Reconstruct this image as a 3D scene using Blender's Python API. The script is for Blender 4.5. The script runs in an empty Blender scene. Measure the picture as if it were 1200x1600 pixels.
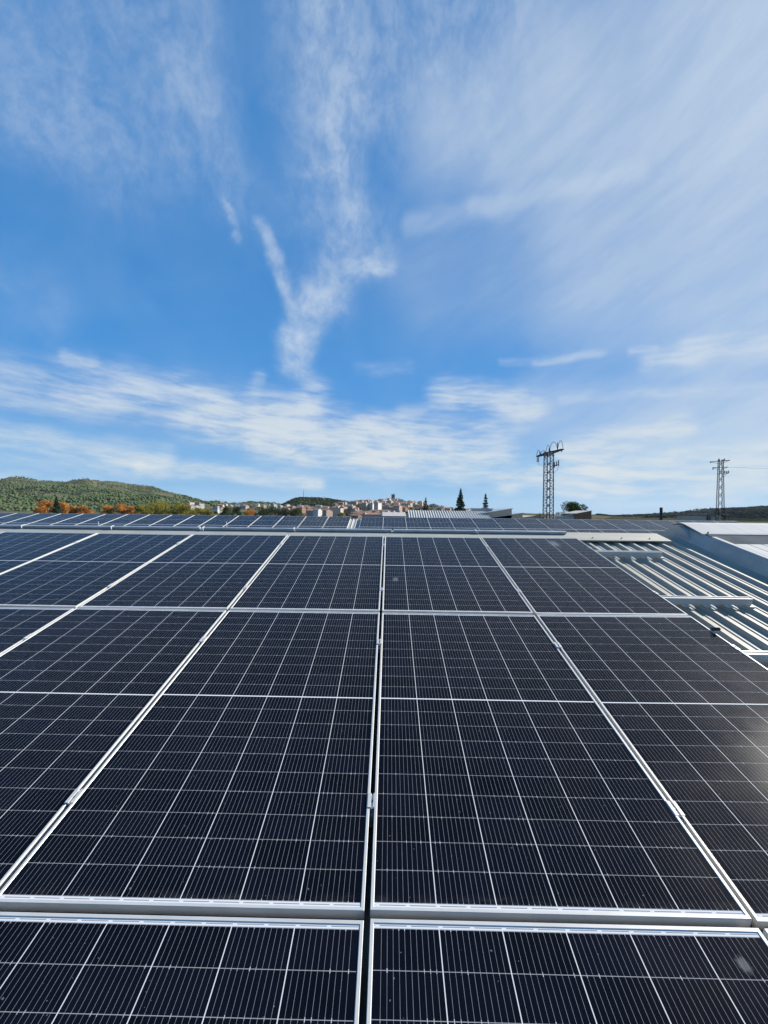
import bpy, math, random
import numpy as np
from mathutils import Vector, Matrix, Euler
R = math.radians
rng = np.random.default_rng(7)
random.seed(7)
scn = bpy.context.scene
col = scn.collection

# ------------------------------------------------------------------ camera
SL = R(13.728)                                   # pitch of the roof
EYE = Vector((0.05144, -1.23117, 1.20157))
# camera axes written in world coordinates (right, down, forward)
FPX = 646.25
FWD = Vector((-0.01156, 0.99993, -0.00013))
RIGHT = Vector((0.99987, 0.01156, -0.01115))
FWD = Vector((-0.011564, 0.999933, 0.0))
def _axes():
    # image-x axis of the world's X, as solved from the panel grid: cam = W @ world
    X = Vector((0.99987093, 0.01115244, -0.01156474))
    d = Vector((1.15640193e-02, 1.28983657e-04, 9.99933126e-01))
    up = X.cross(d)
    if up.y > 0: up = -up
    return X, d, up
_X, _D, _U = _axes()                              # world X, Y, Z seen from the camera (right, down, forward)
c_right = Vector((_X.x, _D.x, _U.x)); c_down = Vector((_X.y, _D.y, _U.y)); c_fwd = Vector((_X.z, _D.z, _U.z))
cam_d = bpy.data.cameras.new("camera"); cam = bpy.data.objects.new("camera", cam_d); col.objects.link(cam)
cam_d.sensor_fit = 'VERTICAL'; cam_d.sensor_height = 24.0; cam_d.lens = FPX / 1600 * 24.0
cam_d.clip_start = 0.02; cam_d.clip_end = 30000
M = Matrix((( c_right.x, -c_down.x, -c_fwd.x), (c_right.y, -c_down.y, -c_fwd.y), (c_right.z, -c_down.z, -c_fwd.z)))
cam.matrix_world = Matrix.Translation(EYE) @ M.to_4x4()
scn.camera = cam
scn.render.resolution_x = 768; scn.render.resolution_y = 1024

def ray(px, py):
    return c_right * ((px - 600) / FPX) + c_down * ((py - 800) / FPX) + c_fwd
def at(px, py, Y):
    d = ray(px, py); return EYE + d * (Y / d.y)   # point at forward distance Y from the eye
def azel(px, py):
    d = ray(px, py).normalized(); return (math.degrees(math.atan2(d.x, d.y)), math.degrees(math.asin(d.z)))

# ------------------------------------------------------------------ sun, sky
SUN_AZ, SUN_EL = R(61.0), R(31.0)
SKY_STRENGTH = 0.071
scn.view_settings.view_transform = 'Standard'; scn.view_settings.look = 'None'
scn.view_settings.exposure = 0.9; scn.view_settings.gamma = 1.0
sun_d = bpy.data.lights.new("sun", 'SUN'); sun_d.energy = 5.0; sun_d.angle = R(0.5); sun_d.color = (1.0, 0.94, 0.84)
sun = bpy.data.objects.new("sun", sun_d); col.objects.link(sun)
sdir = Vector((math.sin(SUN_AZ) * math.cos(SUN_EL), math.cos(SUN_AZ) * math.cos(SUN_EL), math.sin(SUN_EL)))
sun.rotation_euler = sdir.to_track_quat('Z', 'Y').to_euler(); sun.location = (30, 20, 40)

world = bpy.data.worlds.new("World"); scn.world = world; world.use_nodes = True

class NT:
    """small helper to chain shader nodes"""
    def __init__(s, nt): s.nt = nt
    def n(s, t, **kw):
        nd = s.nt.nodes.new(t)
        for k, v in kw.items(): setattr(nd, k, v)
        return nd
    def link(s, a, b): s.nt.links.new(a, b)
    def put(s, sock, v):
        if isinstance(v, bpy.types.NodeSocket): s.link(v, sock)
        elif v is not None: sock.default_value = v
    def m(s, op, a, b=None, c=None, clamp=False):
        nd = s.n('ShaderNodeMath', operation=op, use_clamp=clamp)
        s.put(nd.inputs[0], a)
        if b is not None: s.put(nd.inputs[1], b)
        if c is not None: s.put(nd.inputs[2], c)
        return nd.outputs[0]
    def v(s, op, a, b=None, sc=None):
        nd = s.n('ShaderNodeVectorMath', operation=op)
        s.put(nd.inputs[0], a)
        if b is not None: s.put(nd.inputs[1], b)
        if sc is not None: s.put(nd.inputs['Scale'], sc)
        return nd.outputs['Value'] if op in ('DOT_PRODUCT', 'LENGTH') else nd.outputs['Vector']
    def noise(s, vec, scale, detail=4, rough=.55, dist=0.0, color=False):
        nd = s.n('ShaderNodeTexNoise'); s.put(nd.inputs['Vector'], vec)
        nd.inputs['Scale'].default_value = scale; nd.inputs['Detail'].default_value = detail
        nd.inputs['Roughness'].default_value = rough; nd.inputs['Distortion'].default_value = dist
        return nd.outputs['Color'] if color else nd.outputs['Fac']
    def ramp(s, f, lo, hi, a=0.0, b=1.0, smooth=True):
        nd = s.n('ShaderNodeMapRange', interpolation_type='SMOOTHSTEP' if smooth else 'LINEAR')
        s.put(nd.inputs[0], f); nd.inputs[1].default_value = lo; nd.inputs[2].default_value = hi
        nd.inputs[3].default_value = a; nd.inputs[4].default_value = b
        return nd.outputs[0]
    def mix(s, f, a, b):
        nd = s.n('ShaderNodeMix', data_type='RGBA')
        s.put(nd.inputs[0], f)
        for sock, v in ((nd.inputs[6], a), (nd.inputs[7], b)):
            if isinstance(v, (tuple, list)): v = (*v[:3], 1.0)
            s.put(sock, v)
        return nd.outputs[2]
    def comb(s, x, y, z=0.0):
        nd = s.n('ShaderNodeCombineXYZ'); s.put(nd.inputs[0], x); s.put(nd.inputs[1], y); s.put(nd.inputs[2], z)
        return nd.outputs[0]
    def sep(s, v):
        nd = s.n('ShaderNodeSeparateXYZ'); s.put(nd.inputs[0], v); return nd.outputs

def build_world():
    nt = world.node_tree; nt.nodes.clear(); k = NT(nt)
    sky = k.n('ShaderNodeTexSky', sky_type='NISHITA', sun_disc=False)
    sky.sun_elevation = SUN_EL; sky.sun_rotation = SUN_AZ
    sky.air_density = 1.0; sky.dust_density = 0.5; sky.ozone_density = 2.5; sky.altitude = 300
    hs = k.n('ShaderNodeHueSaturation'); hs.inputs['Saturation'].default_value = 1.0; hs.inputs['Value'].default_value = 1.0
    k.link(sky.outputs[0], hs.inputs['Color'])
    tc = k.n('ShaderNodeTexCoord')
    x, y, z = k.sep(tc.outputs['Generated'])[:3]
    az = k.m('MULTIPLY', k.m('ARCTAN2', x, y), 57.29578)
    el = k.m('MULTIPLY', k.m('ARCSINE', z), 57.29578)
    P0 = k.comb(az, el, 0.0)
    gr = k.n('ShaderNodeValToRGB'); gr.color_ramp.interpolation = 'EASE'
    stops = [(0.0, (1.90, 4.05, 6.25)), (.05, (1.15, 3.25, 5.95)), (.15, (.36, 2.22, 5.45)), (.36, (.36, 1.90, 4.75)), (.70, (.36, 1.65, 4.10))]
    while len(gr.color_ramp.elements) < len(stops): gr.color_ramp.elements.new(.5)
    for e_, (p_, c_) in zip(gr.color_ramp.elements, stops): e_.position = p_; e_.color = (*c_, 1)
    k.link(k.ramp(el, 0, 90, 0, 1, False), gr.inputs[0])
    base = k.mix(.88, hs.outputs['Color'], gr.outputs['Color'])
    # domain warp, so that the wisps fray
    w1 = k.v('SCALE', k.v('SUBTRACT', k.noise(P0, .09, 3, .5, color=True), (.5, .5, .5)), sc=7.0)
    w2 = k.v('SCALE', k.v('SUBTRACT', k.noise(P0, .45, 4, .6, color=True), (.5, .5, .5)), sc=1.5)
    Pw = k.v('MULTIPLY', k.v('ADD', k.v('ADD', P0, w1), w2), (1, 1, 0))
    # the same with a weaker warp for the low, flat bands
    Pl = k.v('MULTIPLY', k.v('ADD', P0, k.v('SCALE', k.v('ADD', w1, w2), sc=.42)), (1, 1, 0))
    # stroke group
    g = bpy.data.node_groups.new("cloud_stroke", 'ShaderNodeTree')
    for nm, t in (('P', 'NodeSocketVector'), ('A', 'NodeSocketVector'), ('AB', 'NodeSocketVector'), ('Inv', 'NodeSocketFloat'), ('IW', 'NodeSocketFloat'), ('S', 'NodeSocketFloat'), ('In', 'NodeSocketFloat')):
        g.interface.new_socket(nm, in_out='INPUT', socket_type=t)
    g.interface.new_socket('F', in_out='OUTPUT', socket_type='NodeSocketFloat')
    q = NT(g); gi = q.n('NodeGroupInput'); go = q.n('NodeGroupOutput')
    pa = q.v('SUBTRACT', q.v('ADD', gi.outputs[0], q.comb(q.m('MULTIPLY', gi.outputs[6], 1e-7), 0.0, 0.0)), gi.outputs[1])   # chained, one stroke after the other
    h = q.m('MULTIPLY', q.v('DOT_PRODUCT', pa, gi.outputs[2]), gi.outputs[3], clamp=True)
    nd = q.n('ShaderNodeVectorMath', operation='SCALE'); q.link(gi.outputs[2], nd.inputs[0]); q.link(h, nd.inputs['Scale'])
    d = q.m('MULTIPLY', q.v('LENGTH', q.v('SUBTRACT', pa, nd.outputs[0])), gi.outputs[4])
    e = q.m('POWER', 2.71828, q.m('MULTIPLY', q.m('POWER', d, 2.6), -.8))
    q.link(q.m('MULTIPLY_ADD', e, gi.outputs[5], gi.outputs[6]), go.inputs[0])
    PXDEG = 57.3 / FPX
    def strokes(vec, lst):
        tot = None
        for (x0, y0, x1, y1, w, s) in lst:
            A = azel(x0, y0); B = azel(x1, y1)
            AB = (B[0] - A[0], B[1] - A[1]); L = max(AB[0] ** 2 + AB[1] ** 2, 1e-4)
            ed = ray((x0 + x1) / 2, (y0 + y1) / 2).length     # angular size shrinks away from the middle
            nd = k.n('ShaderNodeGroup'); nd.node_tree = g
            k.link(vec, nd.inputs[0]); nd.inputs[1].default_value = (*A, 0); nd.inputs[2].default_value = (*AB, 0)
            nd.inputs[3].default_value = 1 / L; nd.inputs[4].default_value = ed / (w * PXDEG); nd.inputs[5].default_value = s
            k.put(nd.inputs[6], 0.0 if tot is None else tot); tot = nd.outputs[0]
        return tot
    low = strokes(Pl, [
        (-80, 592, 180, 610, 36, .55), (120, 600, 330, 640, 32, .62), (300, 640, 470, 672, 34, 1.05), (430, 672, 600, 700, 38, 1.4), (580, 700, 760, 712, 34, 1.25),
        (690, 612, 830, 634, 20, 1.15), (640, 655, 800, 655, 22, .40),
        (-80, 672, 250, 712, 22, .60), (220, 722, 500, 755, 11, .95), (-60, 740, 200, 725, 24, .30),
        (395, 620, 405, 590, 9, .35), (470, 650, 490, 612, 20, .6), (230, 610, 200, 580, 16, .35),
        (1015, 566, 1090, 556, 17, .85), (1080, 552, 1260, 538, 20, .95), (840, 560, 940, 553, 7, .42), (780, 564, 830, 561, 6, .22),
        (880, 620, 1240, 605, 8, .36), (104, 548, 150, 562, 9, .42), (560, 574, 640, 573, 9, .18), (980, 552, 1020, 545, 6, .5),
        (880, 702, 1065, 672, 19, 1.1), (800, 748, 960, 738, 22, 1.0), (930, 735, 1250, 728, 24, 1.15), (1060, 708, 1250, 700, 14, .6), (860, 768, 1250, 762, 10, .6),
        (930, 790, 1150, 784, 8, .35)])
    high = strokes(Pw, [
        (515, 175, 530, 240, 16, .26), (530, 240, 548, 310, 18, .30), (412, 335, 440, 400, 11, .50), (438, 395, 462, 470, 12, .55), (500, 300, 540, 350, 50, .26), (570, 340, 590, 400, 40, .24),
        (535, 415, 510, 465, 34, .55), (505, 470, 475, 520, 24, .52), (462, 520, 455, 575, 22, .85), (560, 415, 605, 412, 16, .50), (360, 295, 368, 355, 8, .42), (330, 200, 400, 330, 50, .10),
        (540, 70, 790, 70, 120, .32), (490, 0, 520, 160, 90, .26), (300, -20, 330, 200, 70, .12),
        (-60, -20, 240, 110, 130, .24), (60, 190, 190, 285, 55, .18), (-20, 440, 60, 470, 50, .10)])
    fan = strokes(Pl, [
        (640, 352, 760, 318, 13, .30), (740, 320, 1000, 262, 12, .36), (800, 290, 1250, 150, 50, .34), (700, 180, 1250, 20, 80, .38), (900, 60, 1300, -40, 110, .44),
        (900, 330, 1300, 250, 80, .36), (960, 430, 1300, 400, 100, .36), (680, 250, 900, 190, 60, .22), (1180, 120, 1300, 60, 180, .40),
        (850, 640, 1250, 655, 60, .46), (1250, 300, 1250, 560, 170, .40), (680, 440, 900, 420, 80, .24), (900, 500, 1200, 480, 70, .22)])
    # wisp fields
    lx = k.comb(k.m('MULTIPLY', az, .085), k.m('MULTIPLY', el, .34), 0.0)
    lv = k.v('ADD', lx, k.v('SCALE', w1, sc=.035))
    f_low = k.ramp(k.noise(lv, 1.7, 8, .60, .15), .34, .66, .30, 1.15)
    tl = k.m('ADD', k.m('MULTIPLY', az, .995), k.m('MULTIPLY', el, .10)); nl_ = k.m('SUBTRACT', k.m('MULTIPLY', el, .995), k.m('MULTIPLY', az, -.10))
    fb = k.noise(k.v('ADD', k.comb(k.m('MULTIPLY', tl, .10), k.m('MULTIPLY', nl_, .75), 0.0), k.v('SCALE', w1, sc=.09)), 1.3, 9, .66, .1)
    f_low = k.m('MULTIPLY', f_low, k.ramp(fb, .30, .68, .42, 1.38))
    f_hi = k.m('MULTIPLY', k.ramp(k.noise(Pw, .22, 6, .60, .3), .28, .72, .35, 1.2), k.ramp(k.noise(k.v('ADD', P0, k.v('SCALE', w1, sc=.4)), .62, 9, .68, .1), .32, .66, .58, 1.22))
    ca, sa = math.cos(R(22)), math.sin(R(22))
    t = k.m('ADD', k.m('MULTIPLY', az, ca), k.m('MULTIPLY', el, sa)); n_ = k.m('SUBTRACT', k.m('MULTIPLY', el, ca), k.m('MULTIPLY', az, sa))
    fv = k.comb(k.m('MULTIPLY', t, .045), k.m('MULTIPLY', n_, .17), 0.0)
    f_fan = k.ramp(k.noise(k.v('ADD', fv, k.v('SCALE', w1, sc=.025)), 1.9, 9, .62, .15), .30, .70, .66, 1.12)
    dens = k.m('ADD', k.m('ADD', k.m('MULTIPLY', low, f_low), k.m('MULTIPLY', high, f_hi)), k.m('MULTIPLY', fan, f_fan))
    # thin veil everywhere, thicker towards the sun's side
    veil = k.m('MULTIPLY', k.ramp(k.noise(P0, .07, 6, .6, .8), .35, .75, 0.0, .06), 1.0)
    dens = k.m('ADD', dens, veil)
    dens = k.m('SUBTRACT', 1.0, k.m('POWER', 2.71828, k.m('MULTIPLY', dens, -1.25)))
    dens = k.m('MULTIPLY', dens, k.ramp(el, -1.0, 2.0))
    cc = k.mix(k.ramp(el, 3, 22), (5.5, 5.9, 6.0), (4.3, 5.1, 6.1))
    c = k.mix(k.m('MINIMUM', dens, .93), base, cc)
    bg = k.n('ShaderNodeBackground'); bg.inputs['Strength'].default_value = SKY_STRENGTH
    k.link(c, bg.inputs['Color'])
    out = k.n('ShaderNodeOutputWorld'); k.link(bg.outputs[0], out.inputs['Surface'])
    world.cycles.sampling_method = 'MANUAL'; world.cycles.sample_map_resolution = 512
build_world()

# ------------------------------------------------------------------ mesh helpers
class MB:
    def __init__(s): s.v = []; s.f = []; s.mi = []
    def add(s, verts, faces, mi=0):
        o = len(s.v); s.v += [tuple(p) for p in verts]; s.f += [tuple(i + o for i in f) for f in faces]; s.mi += [mi] * len(faces); return s
    def box(s, x0, x1, y0, y1, z0, z1, mi=0):
        v = [(x0, y0, z0), (x1, y0, z0), (x1, y1, z0), (x0, y1, z0), (x0, y0, z1), (x1, y0, z1), (x1, y1, z1), (x0, y1, z1)]
        return s.add(v, [(0, 3, 2, 1), (4, 5, 6, 7), (0, 1, 5, 4), (1, 2, 6, 5), (2, 3, 7, 6), (3, 0, 4, 7)], mi)
    def tube(s, p0, p1, r0, r1=None, n=8, cap=True):
        p0 = Vector(p0); p1 = Vector(p1); r1 = r0 if r1 is None else r1
        d = (p1 - p0).normalized(); a = d.cross(Vector((0, 0, 1)) if abs(d.z) < .9 else Vector((1, 0, 0))).normalized(); b = d.cross(a)
        vs = []
        for p, r in ((p0, r0), (p1, r1)):
            for i in range(n):
                t = 2 * math.pi * (i + .5) / n; vs.append(p + (a * math.cos(t) + b * math.sin(t)) * r)
        fs = [(i, (i + 1) % n, n + (i + 1) % n, n + i) for i in range(n)]
        if cap: fs += [tuple(range(n))[::-1], tuple(range(n, 2 * n))]
        return s.add(vs, fs)
    def path(s, pts, r, n=6):
        for a, b in zip(pts[:-1], pts[1:]): s.tube(a, b, r, r, n)
        return s
    def prism(s, poly, x0, x1, axis='x'):
        """closed polygon (list of 2D points) extruded along an axis"""
        def P(a, c):
            return (c, a[0], a[1]) if axis == 'x' else ((a[0], c, a[1]) if axis == 'y' else (a[0], a[1], c))
        n = len(poly); vs = [P(a, x0) for a in poly] + [P(a, x1) for a in poly]
        return s.add(vs, [(i, (i + 1) % n, n + (i + 1) % n, n + i) for i in range(n)] + [tuple(range(n))[::-1], tuple(range(n, 2 * n))])
    def xf(s, fn): s.v = [tuple(fn(Vector(p))) for p in s.v]; return s
    def build(s, name, mat, parent=None, smooth=False, bevel=0.0, fix=True):
        me = bpy.data.meshes.new(name); me.from_pydata(s.v, [], s.f)
        for m_ in (mat if isinstance(mat, (list, tuple)) else [mat]): me.materials.append(m_)
        if any(s.mi): me.polygons.foreach_set('material_index', s.mi)
        if fix:
            import bmesh
            bm = bmesh.new(); bm.from_mesh(me); bmesh.ops.recalc_face_normals(bm, faces=bm.faces); bm.to_mesh(me); bm.free()
        if smooth: me.polygons.foreach_set('use_smooth', [True] * len(me.polygons))
        me.update()
        o = bpy.data.objects.new(name, me); col.objects.link(o)
        if bevel:
            b = o.modifiers.new('bevel', 'BEVEL'); b.width = bevel; b.segments = 2; b.limit_method = 'ANGLE'; b.angle_limit = R(40)
        if parent: o.parent = parent
        return o
def tag(o, label=None, cat=None, group=None, kind=None):
    if label: o['label'] = label
    if cat: o['category'] = cat
    if group: o['group'] = group
    if kind: o['kind'] = kind
    return o
def empty(name, loc=(0, 0, 0), rot=(0, 0, 0)):
    o = bpy.data.objects.new(name, None); col.objects.link(o); o.location = loc; o.rotation_euler = rot; o.empty_display_size = .2; return o
def children(o): return [c for c in bpy.data.objects if c.parent == o]
def copy_tree(o, parent=None, kids=None):
    c = o.copy(); col.objects.link(c)
    if parent: c.parent = parent
    for ch in children(o): copy_tree(ch, c)
    return c
cs, sn = math.cos(SL), math.sin(SL)
def S(u, v, w=0.0):
    """roof coordinates (along the ridge, up the slope, out of the panel plane) to world"""
    return Vector((u, v * cs - w * sn, v * sn + w * cs))
def slope(p): return S(p[0], p[1], p[2])

# ------------------------------------------------------------------ materials
ALB = .80
def mat(name, color, rough=.6, metal=0.0, spec=.5, var=0.0, vscale=3.0, var2=None, bump=0.0, bscale=40.0, obj=True, detail=6, stretch=None):
    m = bpy.data.materials.new(name); m.use_nodes = True; nt = m.node_tree; k = NT(nt)
    b = nt.nodes['Principled BSDF']
    b.inputs['Roughness'].default_value = rough; b.inputs['Metallic'].default_value = metal; b.inputs['Specular IOR Level'].default_value = spec
    tc = k.n('ShaderNodeTexCoord').outputs['Object']
    if stretch: tc = k.v('MULTIPLY', tc, stretch)
    color = tuple(x * ALB for x in color); var2 = tuple(x * ALB for x in var2) if var2 else None
    c = (*color, 1.0)
    if var2 or var:
        f = k.ramp(k.noise(tc, vscale, detail, .6), .3, .7)
        hi = var2 if var2 else tuple(min(1, x * (1 + var)) for x in color)
        lo = color if var2 else tuple(x * (1 - var) for x in color)
        k.link(k.mix(f, lo, hi), b.inputs['Base Color'])
    else: b.inputs['Base Color'].default_value = c
    if bump:
        bn = k.n('ShaderNodeBump'); bn.inputs['Strength'].default_value = bump; bn.inputs['Distance'].default_value = .02
        k.link(k.noise(tc, bscale, 5), bn.inputs['Height']); k.link(bn.outputs[0], b.inputs['Normal'])
    return m

PW, PH = 1.1335, 1.904           # one panel
PU, PV = 1.152, 1.924            # pitch of the array
def cell_material():
    m = bpy.data.materials.new("solar_cells"); m.use_nodes = True; nt = m.node_tree; k = NT(nt)
    b = nt.nodes['Principled BSDF']
    tcn = k.n('ShaderNodeTexCoord'); tc = tcn.outputs['Object']
    x, y, _ = k.sep(tc)[:3]
    oi = k.n('ShaderNodeObjectInfo')
    gw = PW - .034; gh = PH - .044; cw = gw / 6; ch = (gh - .006) / 20
    xs = k.m('ADD', x, gw / 2)
    # distance to the nearest column line
    xm = k.m('SUBTRACT', xs, k.m('MULTIPLY', k.m('ROUND', k.m('DIVIDE', xs, cw)), cw)); dx = k.m('ABSOLUTE', xm)
    inner = k.m('LESS_THAN', k.m('ABSOLUTE', x), gw / 2 - .02)
    coll = k.m('MULTIPLY', k.m('LESS_THAN', dx, .0014), inner)
    # rows are measured from the mid ribbon outwards
    ya = k.m('SUBTRACT', k.m('ABSOLUTE', y), .003)
    yr = k.m('SUBTRACT', ya, k.m('MULTIPLY', k.m('ROUND', k.m('DIVIDE', ya, ch)), ch)); dy = k.m('ABSOLUTE', yr)
    rowl = k.m('LESS_THAN', dy, .0008)
    mid = k.m('LESS_THAN', k.m('ABSOLUTE', y), .0036)
    endr = k.m('GREATER_THAN', k.m('ABSOLUTE', y), gh / 2 + .001)
    # dashes in the end ribbon
    dash = k.m('GREATER_THAN', k.m('FRACT', k.m('DIVIDE', x, .092)), .14)
    thin = k.m('LESS_THAN', k.m('ABSOLUTE', k.m('SUBTRACT', k.m('ABSOLUTE', y), gh / 2 + .0065)), .0014)
    gap = k.m('MULTIPLY', dash, thin)
    # busbars: ten per cell
    bp = cw / 11
    bm_ = k.m('SUBTRACT', xs, k.m('MULTIPLY', k.m('ROUND', k.m('DIVIDE', xs, bp)), bp)); db = k.m('ABSOLUTE', bm_)
    incell = k.m('GREATER_THAN', dx, .004)
    wig = k.noise(k.v('MULTIPLY', tc, (400, 25, 1)), 1.0, 2)
    bw = k.m('MULTIPLY_ADD', wig, .00040, .00018)
    bus = k.m('MULTIPLY', k.m('LESS_THAN', db, bw), incell)
    pad = k.m('MULTIPLY', k.m('MULTIPLY', k.m('LESS_THAN', db, .0011), k.m('LESS_THAN', dy, .0045)), incell)
    padr = k.m('MULTIPLY', pad, k.ramp(k.noise(k.v('ADD', k.v('MULTIPLY', tc, (90, 22, 1)), k.comb(oi.outputs['Random'], 0, 0)), 1.0, 1), .48, .72))
    # the cells themselves: a slight difference from one cell to the next
    cid = k.comb(k.m('FLOOR', k.m('DIVIDE', xs, cw)), k.m('FLOOR', k.m('DIVIDE', y, ch)), k.m('MULTIPLY', oi.outputs['Random'], 40))
    wn = k.n('ShaderNodeTexWhiteNoise'); k.link(cid, wn.inputs['Vector'])
    cell = k.mix(wn.outputs['Value'], (.0020, .0028, .0058), (.0032, .0042, .0095))
    # dust film: soft patches and specks
    dv = k.v('ADD', tc, k.comb(k.m('MULTIPLY', oi.outputs['Random'], 30), k.m('MULTIPLY', oi.outputs['Random'], 17), 0))
    film = k.m('MULTIPLY', k.ramp(k.noise(dv, 3.5, 6, .65), .35, .8), .004)
    speck = k.m('MULTIPLY', k.m('GREATER_THAN', k.noise(dv, 95, 1, .3), .80), .25)
    lowdirt = k.m('MULTIPLY', k.ramp(y, -PH / 2 + .012, -PH / 2 + .055, 1, 0), k.ramp(k.noise(k.v('MULTIPLY', dv, (14, 30, 1)), 1.0, 4, .7), .40, .75, 0, .07))
    cell = k.mix(k.m('ADD', k.m('ADD', film, speck), lowdirt), cell, (.44, .41, .37))
    c = k.mix(k.m('MULTIPLY', bus, .78), cell, (.32, .32, .33))
    c = k.mix(k.m('MULTIPLY', padr, .7), c, (.64, .64, .65))
    c = k.mix(k.m('MULTIPLY', rowl, .62), c, (.40, .41, .43))
    c = k.mix(k.m('MULTIPLY', coll, .95), c, (.62, .62, .61))
    c = k.mix(mid, c, (.64, .65, .66))
    c = k.mix(endr, c, (.58, .60, .62))
    c = k.mix(k.m('MULTIPLY', gap, .75), c, (.12, .13, .15))
    k.link(c, b.inputs['Base Color'])
    b.inputs['Roughness'].default_value = .45; b.inputs['Specular IOR Level'].default_value = .0
    b.inputs['Coat Weight'].default_value = 1.0; b.inputs['Coat IOR'].default_value = 1.19
    k.link(k.ramp(k.noise(dv, 2.2, 5), .3, .7, .16, .23), b.inputs['Coat Roughness'])
    bn = k.n('ShaderNodeBump'); bn.inputs['Strength'].default_value = .04; bn.inputs['Distance'].default_value = .002
    k.link(k.noise(dv, 260, 2), bn.inputs['Height']); k.link(bn.outputs[0], b.inputs['Coat Normal'])
    return m
M_cell = cell_material()
M_alu = mat("anodised_aluminium", (.66, .65, .62), .42, .2, .5, var=.06, vscale=9, bump=.05, bscale=300)
M_galv = mat("galvanised_steel", (.46, .50, .53), .45, .5, .5, var=.14, vscale=6, bump=.05, bscale=60)
M_bolt = mat("bolt_steel", (.30, .30, .31), .35, .9)
M_sheet = mat("painted_roof_sheet", (.385, .368, .31), .6, 0, .3, var=.16, vscale=1.6, bump=.04, bscale=12, stretch=(3, .6, 1))
M_cap = mat("cream_ridge_cap", (.40, .395, .34), .6, 0, .3, var=.10, vscale=5, stretch=(.6, 3, 3))
M_black = mat("black_plastic", (.012, .012, .013), .6)
M_white = mat("white_plastic", (.75, .75, .73), .4)
M_trans = mat("white_translucent_sheet", (.58, .58, .56), .8, 0, .05, var=.05, vscale=2, stretch=(6, .4, 1))
M_greyflash = mat("grey_metal_flashing", (.50, .475, .44), .7, 0, .1, var=.12, vscale=3, bump=.05, bscale=8)
M_strip = mat("dull_grey_strip", (.15, .165, .175), .8, 0, 0, var=.15, vscale=3)
M_wall = mat("pale_render_wall", (.45, .43, .39), .8, var=.12, vscale=.6)

# ------------------------------------------------------------------ ground and hills (the setting)
GZ = -7.2
g = MB(); n = 24
xs = [-9000 + 18000 * i / n for i in range(n + 1)]
for j in range(n + 1):
    for i in range(n + 1): g.v.append((xs[i], xs[j] + 4000, GZ))
for j in range(n):
    for i in range(n): g.f.append((j * (n + 1) + i, j * (n + 1) + i + 1, (j + 1) * (n + 1) + i + 1, (j + 1) * (n + 1) + i)); g.mi.append(0)
M_ground = mat("dry_ground", (.05, .055, .03), 1.0, 0, 0, var2=(.075, .07, .04), vscale=.02, detail=8)
tag(g.build('ground', M_ground), kind='structure')

def interp(prof, x):
    xs_, ys_ = zip(*prof); return float(np.interp(x, xs_, ys_))
class VNoise:
    """value noise for terrain"""
    def __init__(s, seed): s.t = np.random.default_rng(seed).random((256, 256))
    def __call__(s, x, y):
        xi, yi = np.floor(x).astype(int), np.floor(y).astype(int); fx, fy = x - xi, y - yi
        fx = fx * fx * (3 - 2 * fx); fy = fy * fy * (3 - 2 * fy); t = s.t
        a = t[xi % 256, yi % 256]; b = t[(xi + 1) % 256, yi % 256]; c = t[xi % 256, (yi + 1) % 256]; d = t[(xi + 1) % 256, (yi + 1) % 256]
        return (a * (1 - fx) + b * fx) * (1 - fy) + (c * (1 - fx) + d * fx) * fy - .5
def fbm(vn, x, y, o=5):
    r = 0; a = 1
    for i in range(o): r = r + a * vn(np.asarray(x * 2 ** i + 17.3 * i), np.asarray(y * 2 ** i + 5.1 * i)); a *= .5
    return r
class Hill:
    def __init__(s, prof, Dr, Db, amp, seed, zb=GZ - 1, wl=220.0):
        s.prof, s.Dr, s.Db, s.amp, s.zb, s.wl = prof, Dr, Db, amp, zb, wl; s.vn = VNoise(seed)
        s.px0, s.px1 = prof[0][0], prof[-1][0]
    def pos(s, px, D):
        zr = at(px, interp(s.prof, px), s.Dr).z
        t = (D - s.Db) / (s.Dr - s.Db)
        if t <= 1: t = max(0, t); k = t * t * (3 - 2 * t) * .55 + t * .45
        else: k = max(0, 1 - (t - 1) ** 2 * 3.0)
        ed = min(1, (px - s.px0) / 30, (s.px1 - px) / 30); ed = max(0, ed)
        X = at(px, 800, D).x
        nz = float(fbm(s.vn, X / s.wl, D / s.wl)) * s.amp * min(1, 4 * max(0, t)) * (1 - .6 * math.exp(-((t - 1) / .10) ** 2))
        return Vector((X, D + EYE.y, s.zb + (zr - s.zb) * k * ed + nz * ed))
    def mesh(s, name, material, step=4, nd=46):
        m = MB(); pxs = np.arange(s.px0, s.px1 + .1, step); ts = [i / (nd - 1) * 1.5 for i in range(nd)]
        for t in ts:
            D = s.Db + (s.Dr - s.Db) * t
            for p in pxs: m.v.append(tuple(s.pos(float(p), D)))
        w = len(pxs)
        for j in range(nd - 1):
            for i in range(w - 1): m.f.append((j * w + i, j * w + i + 1, (j + 1) * w + i + 1, (j + 1) * w + i)); m.mi.append(0)
        return tag(m.build(name, material, smooth=True, fix=False), kind='structure')
H1 = Hill([(-420, 772), (-300, 764), (-150, 755), (-60, 752), (0, 752), (20, 750.5), (60, 752.5), (95, 753.5), (118, 753), (132, 750.3), (142, 749.6), (155, 751), (175, 754), (200, 758.5),
           (232, 760.5), (238, 760), (246, 763), (262, 769.5), (290, 778.5), (320, 783.5), (360, 787.5), (420, 790), (470, 792), (540, 794)], 2500, 620, 38, 3)
H2 = Hill([(405, 794), (430, 792), (443, 787), (452, 782.5), (460, 779), (468, 777.3), (480, 778), (495, 778.5), (508, 779), (520, 781.5), (535, 783.5), (548, 785.5), (565, 790), (590, 795)], 1250, 900, 7, 5, wl=90)
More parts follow.
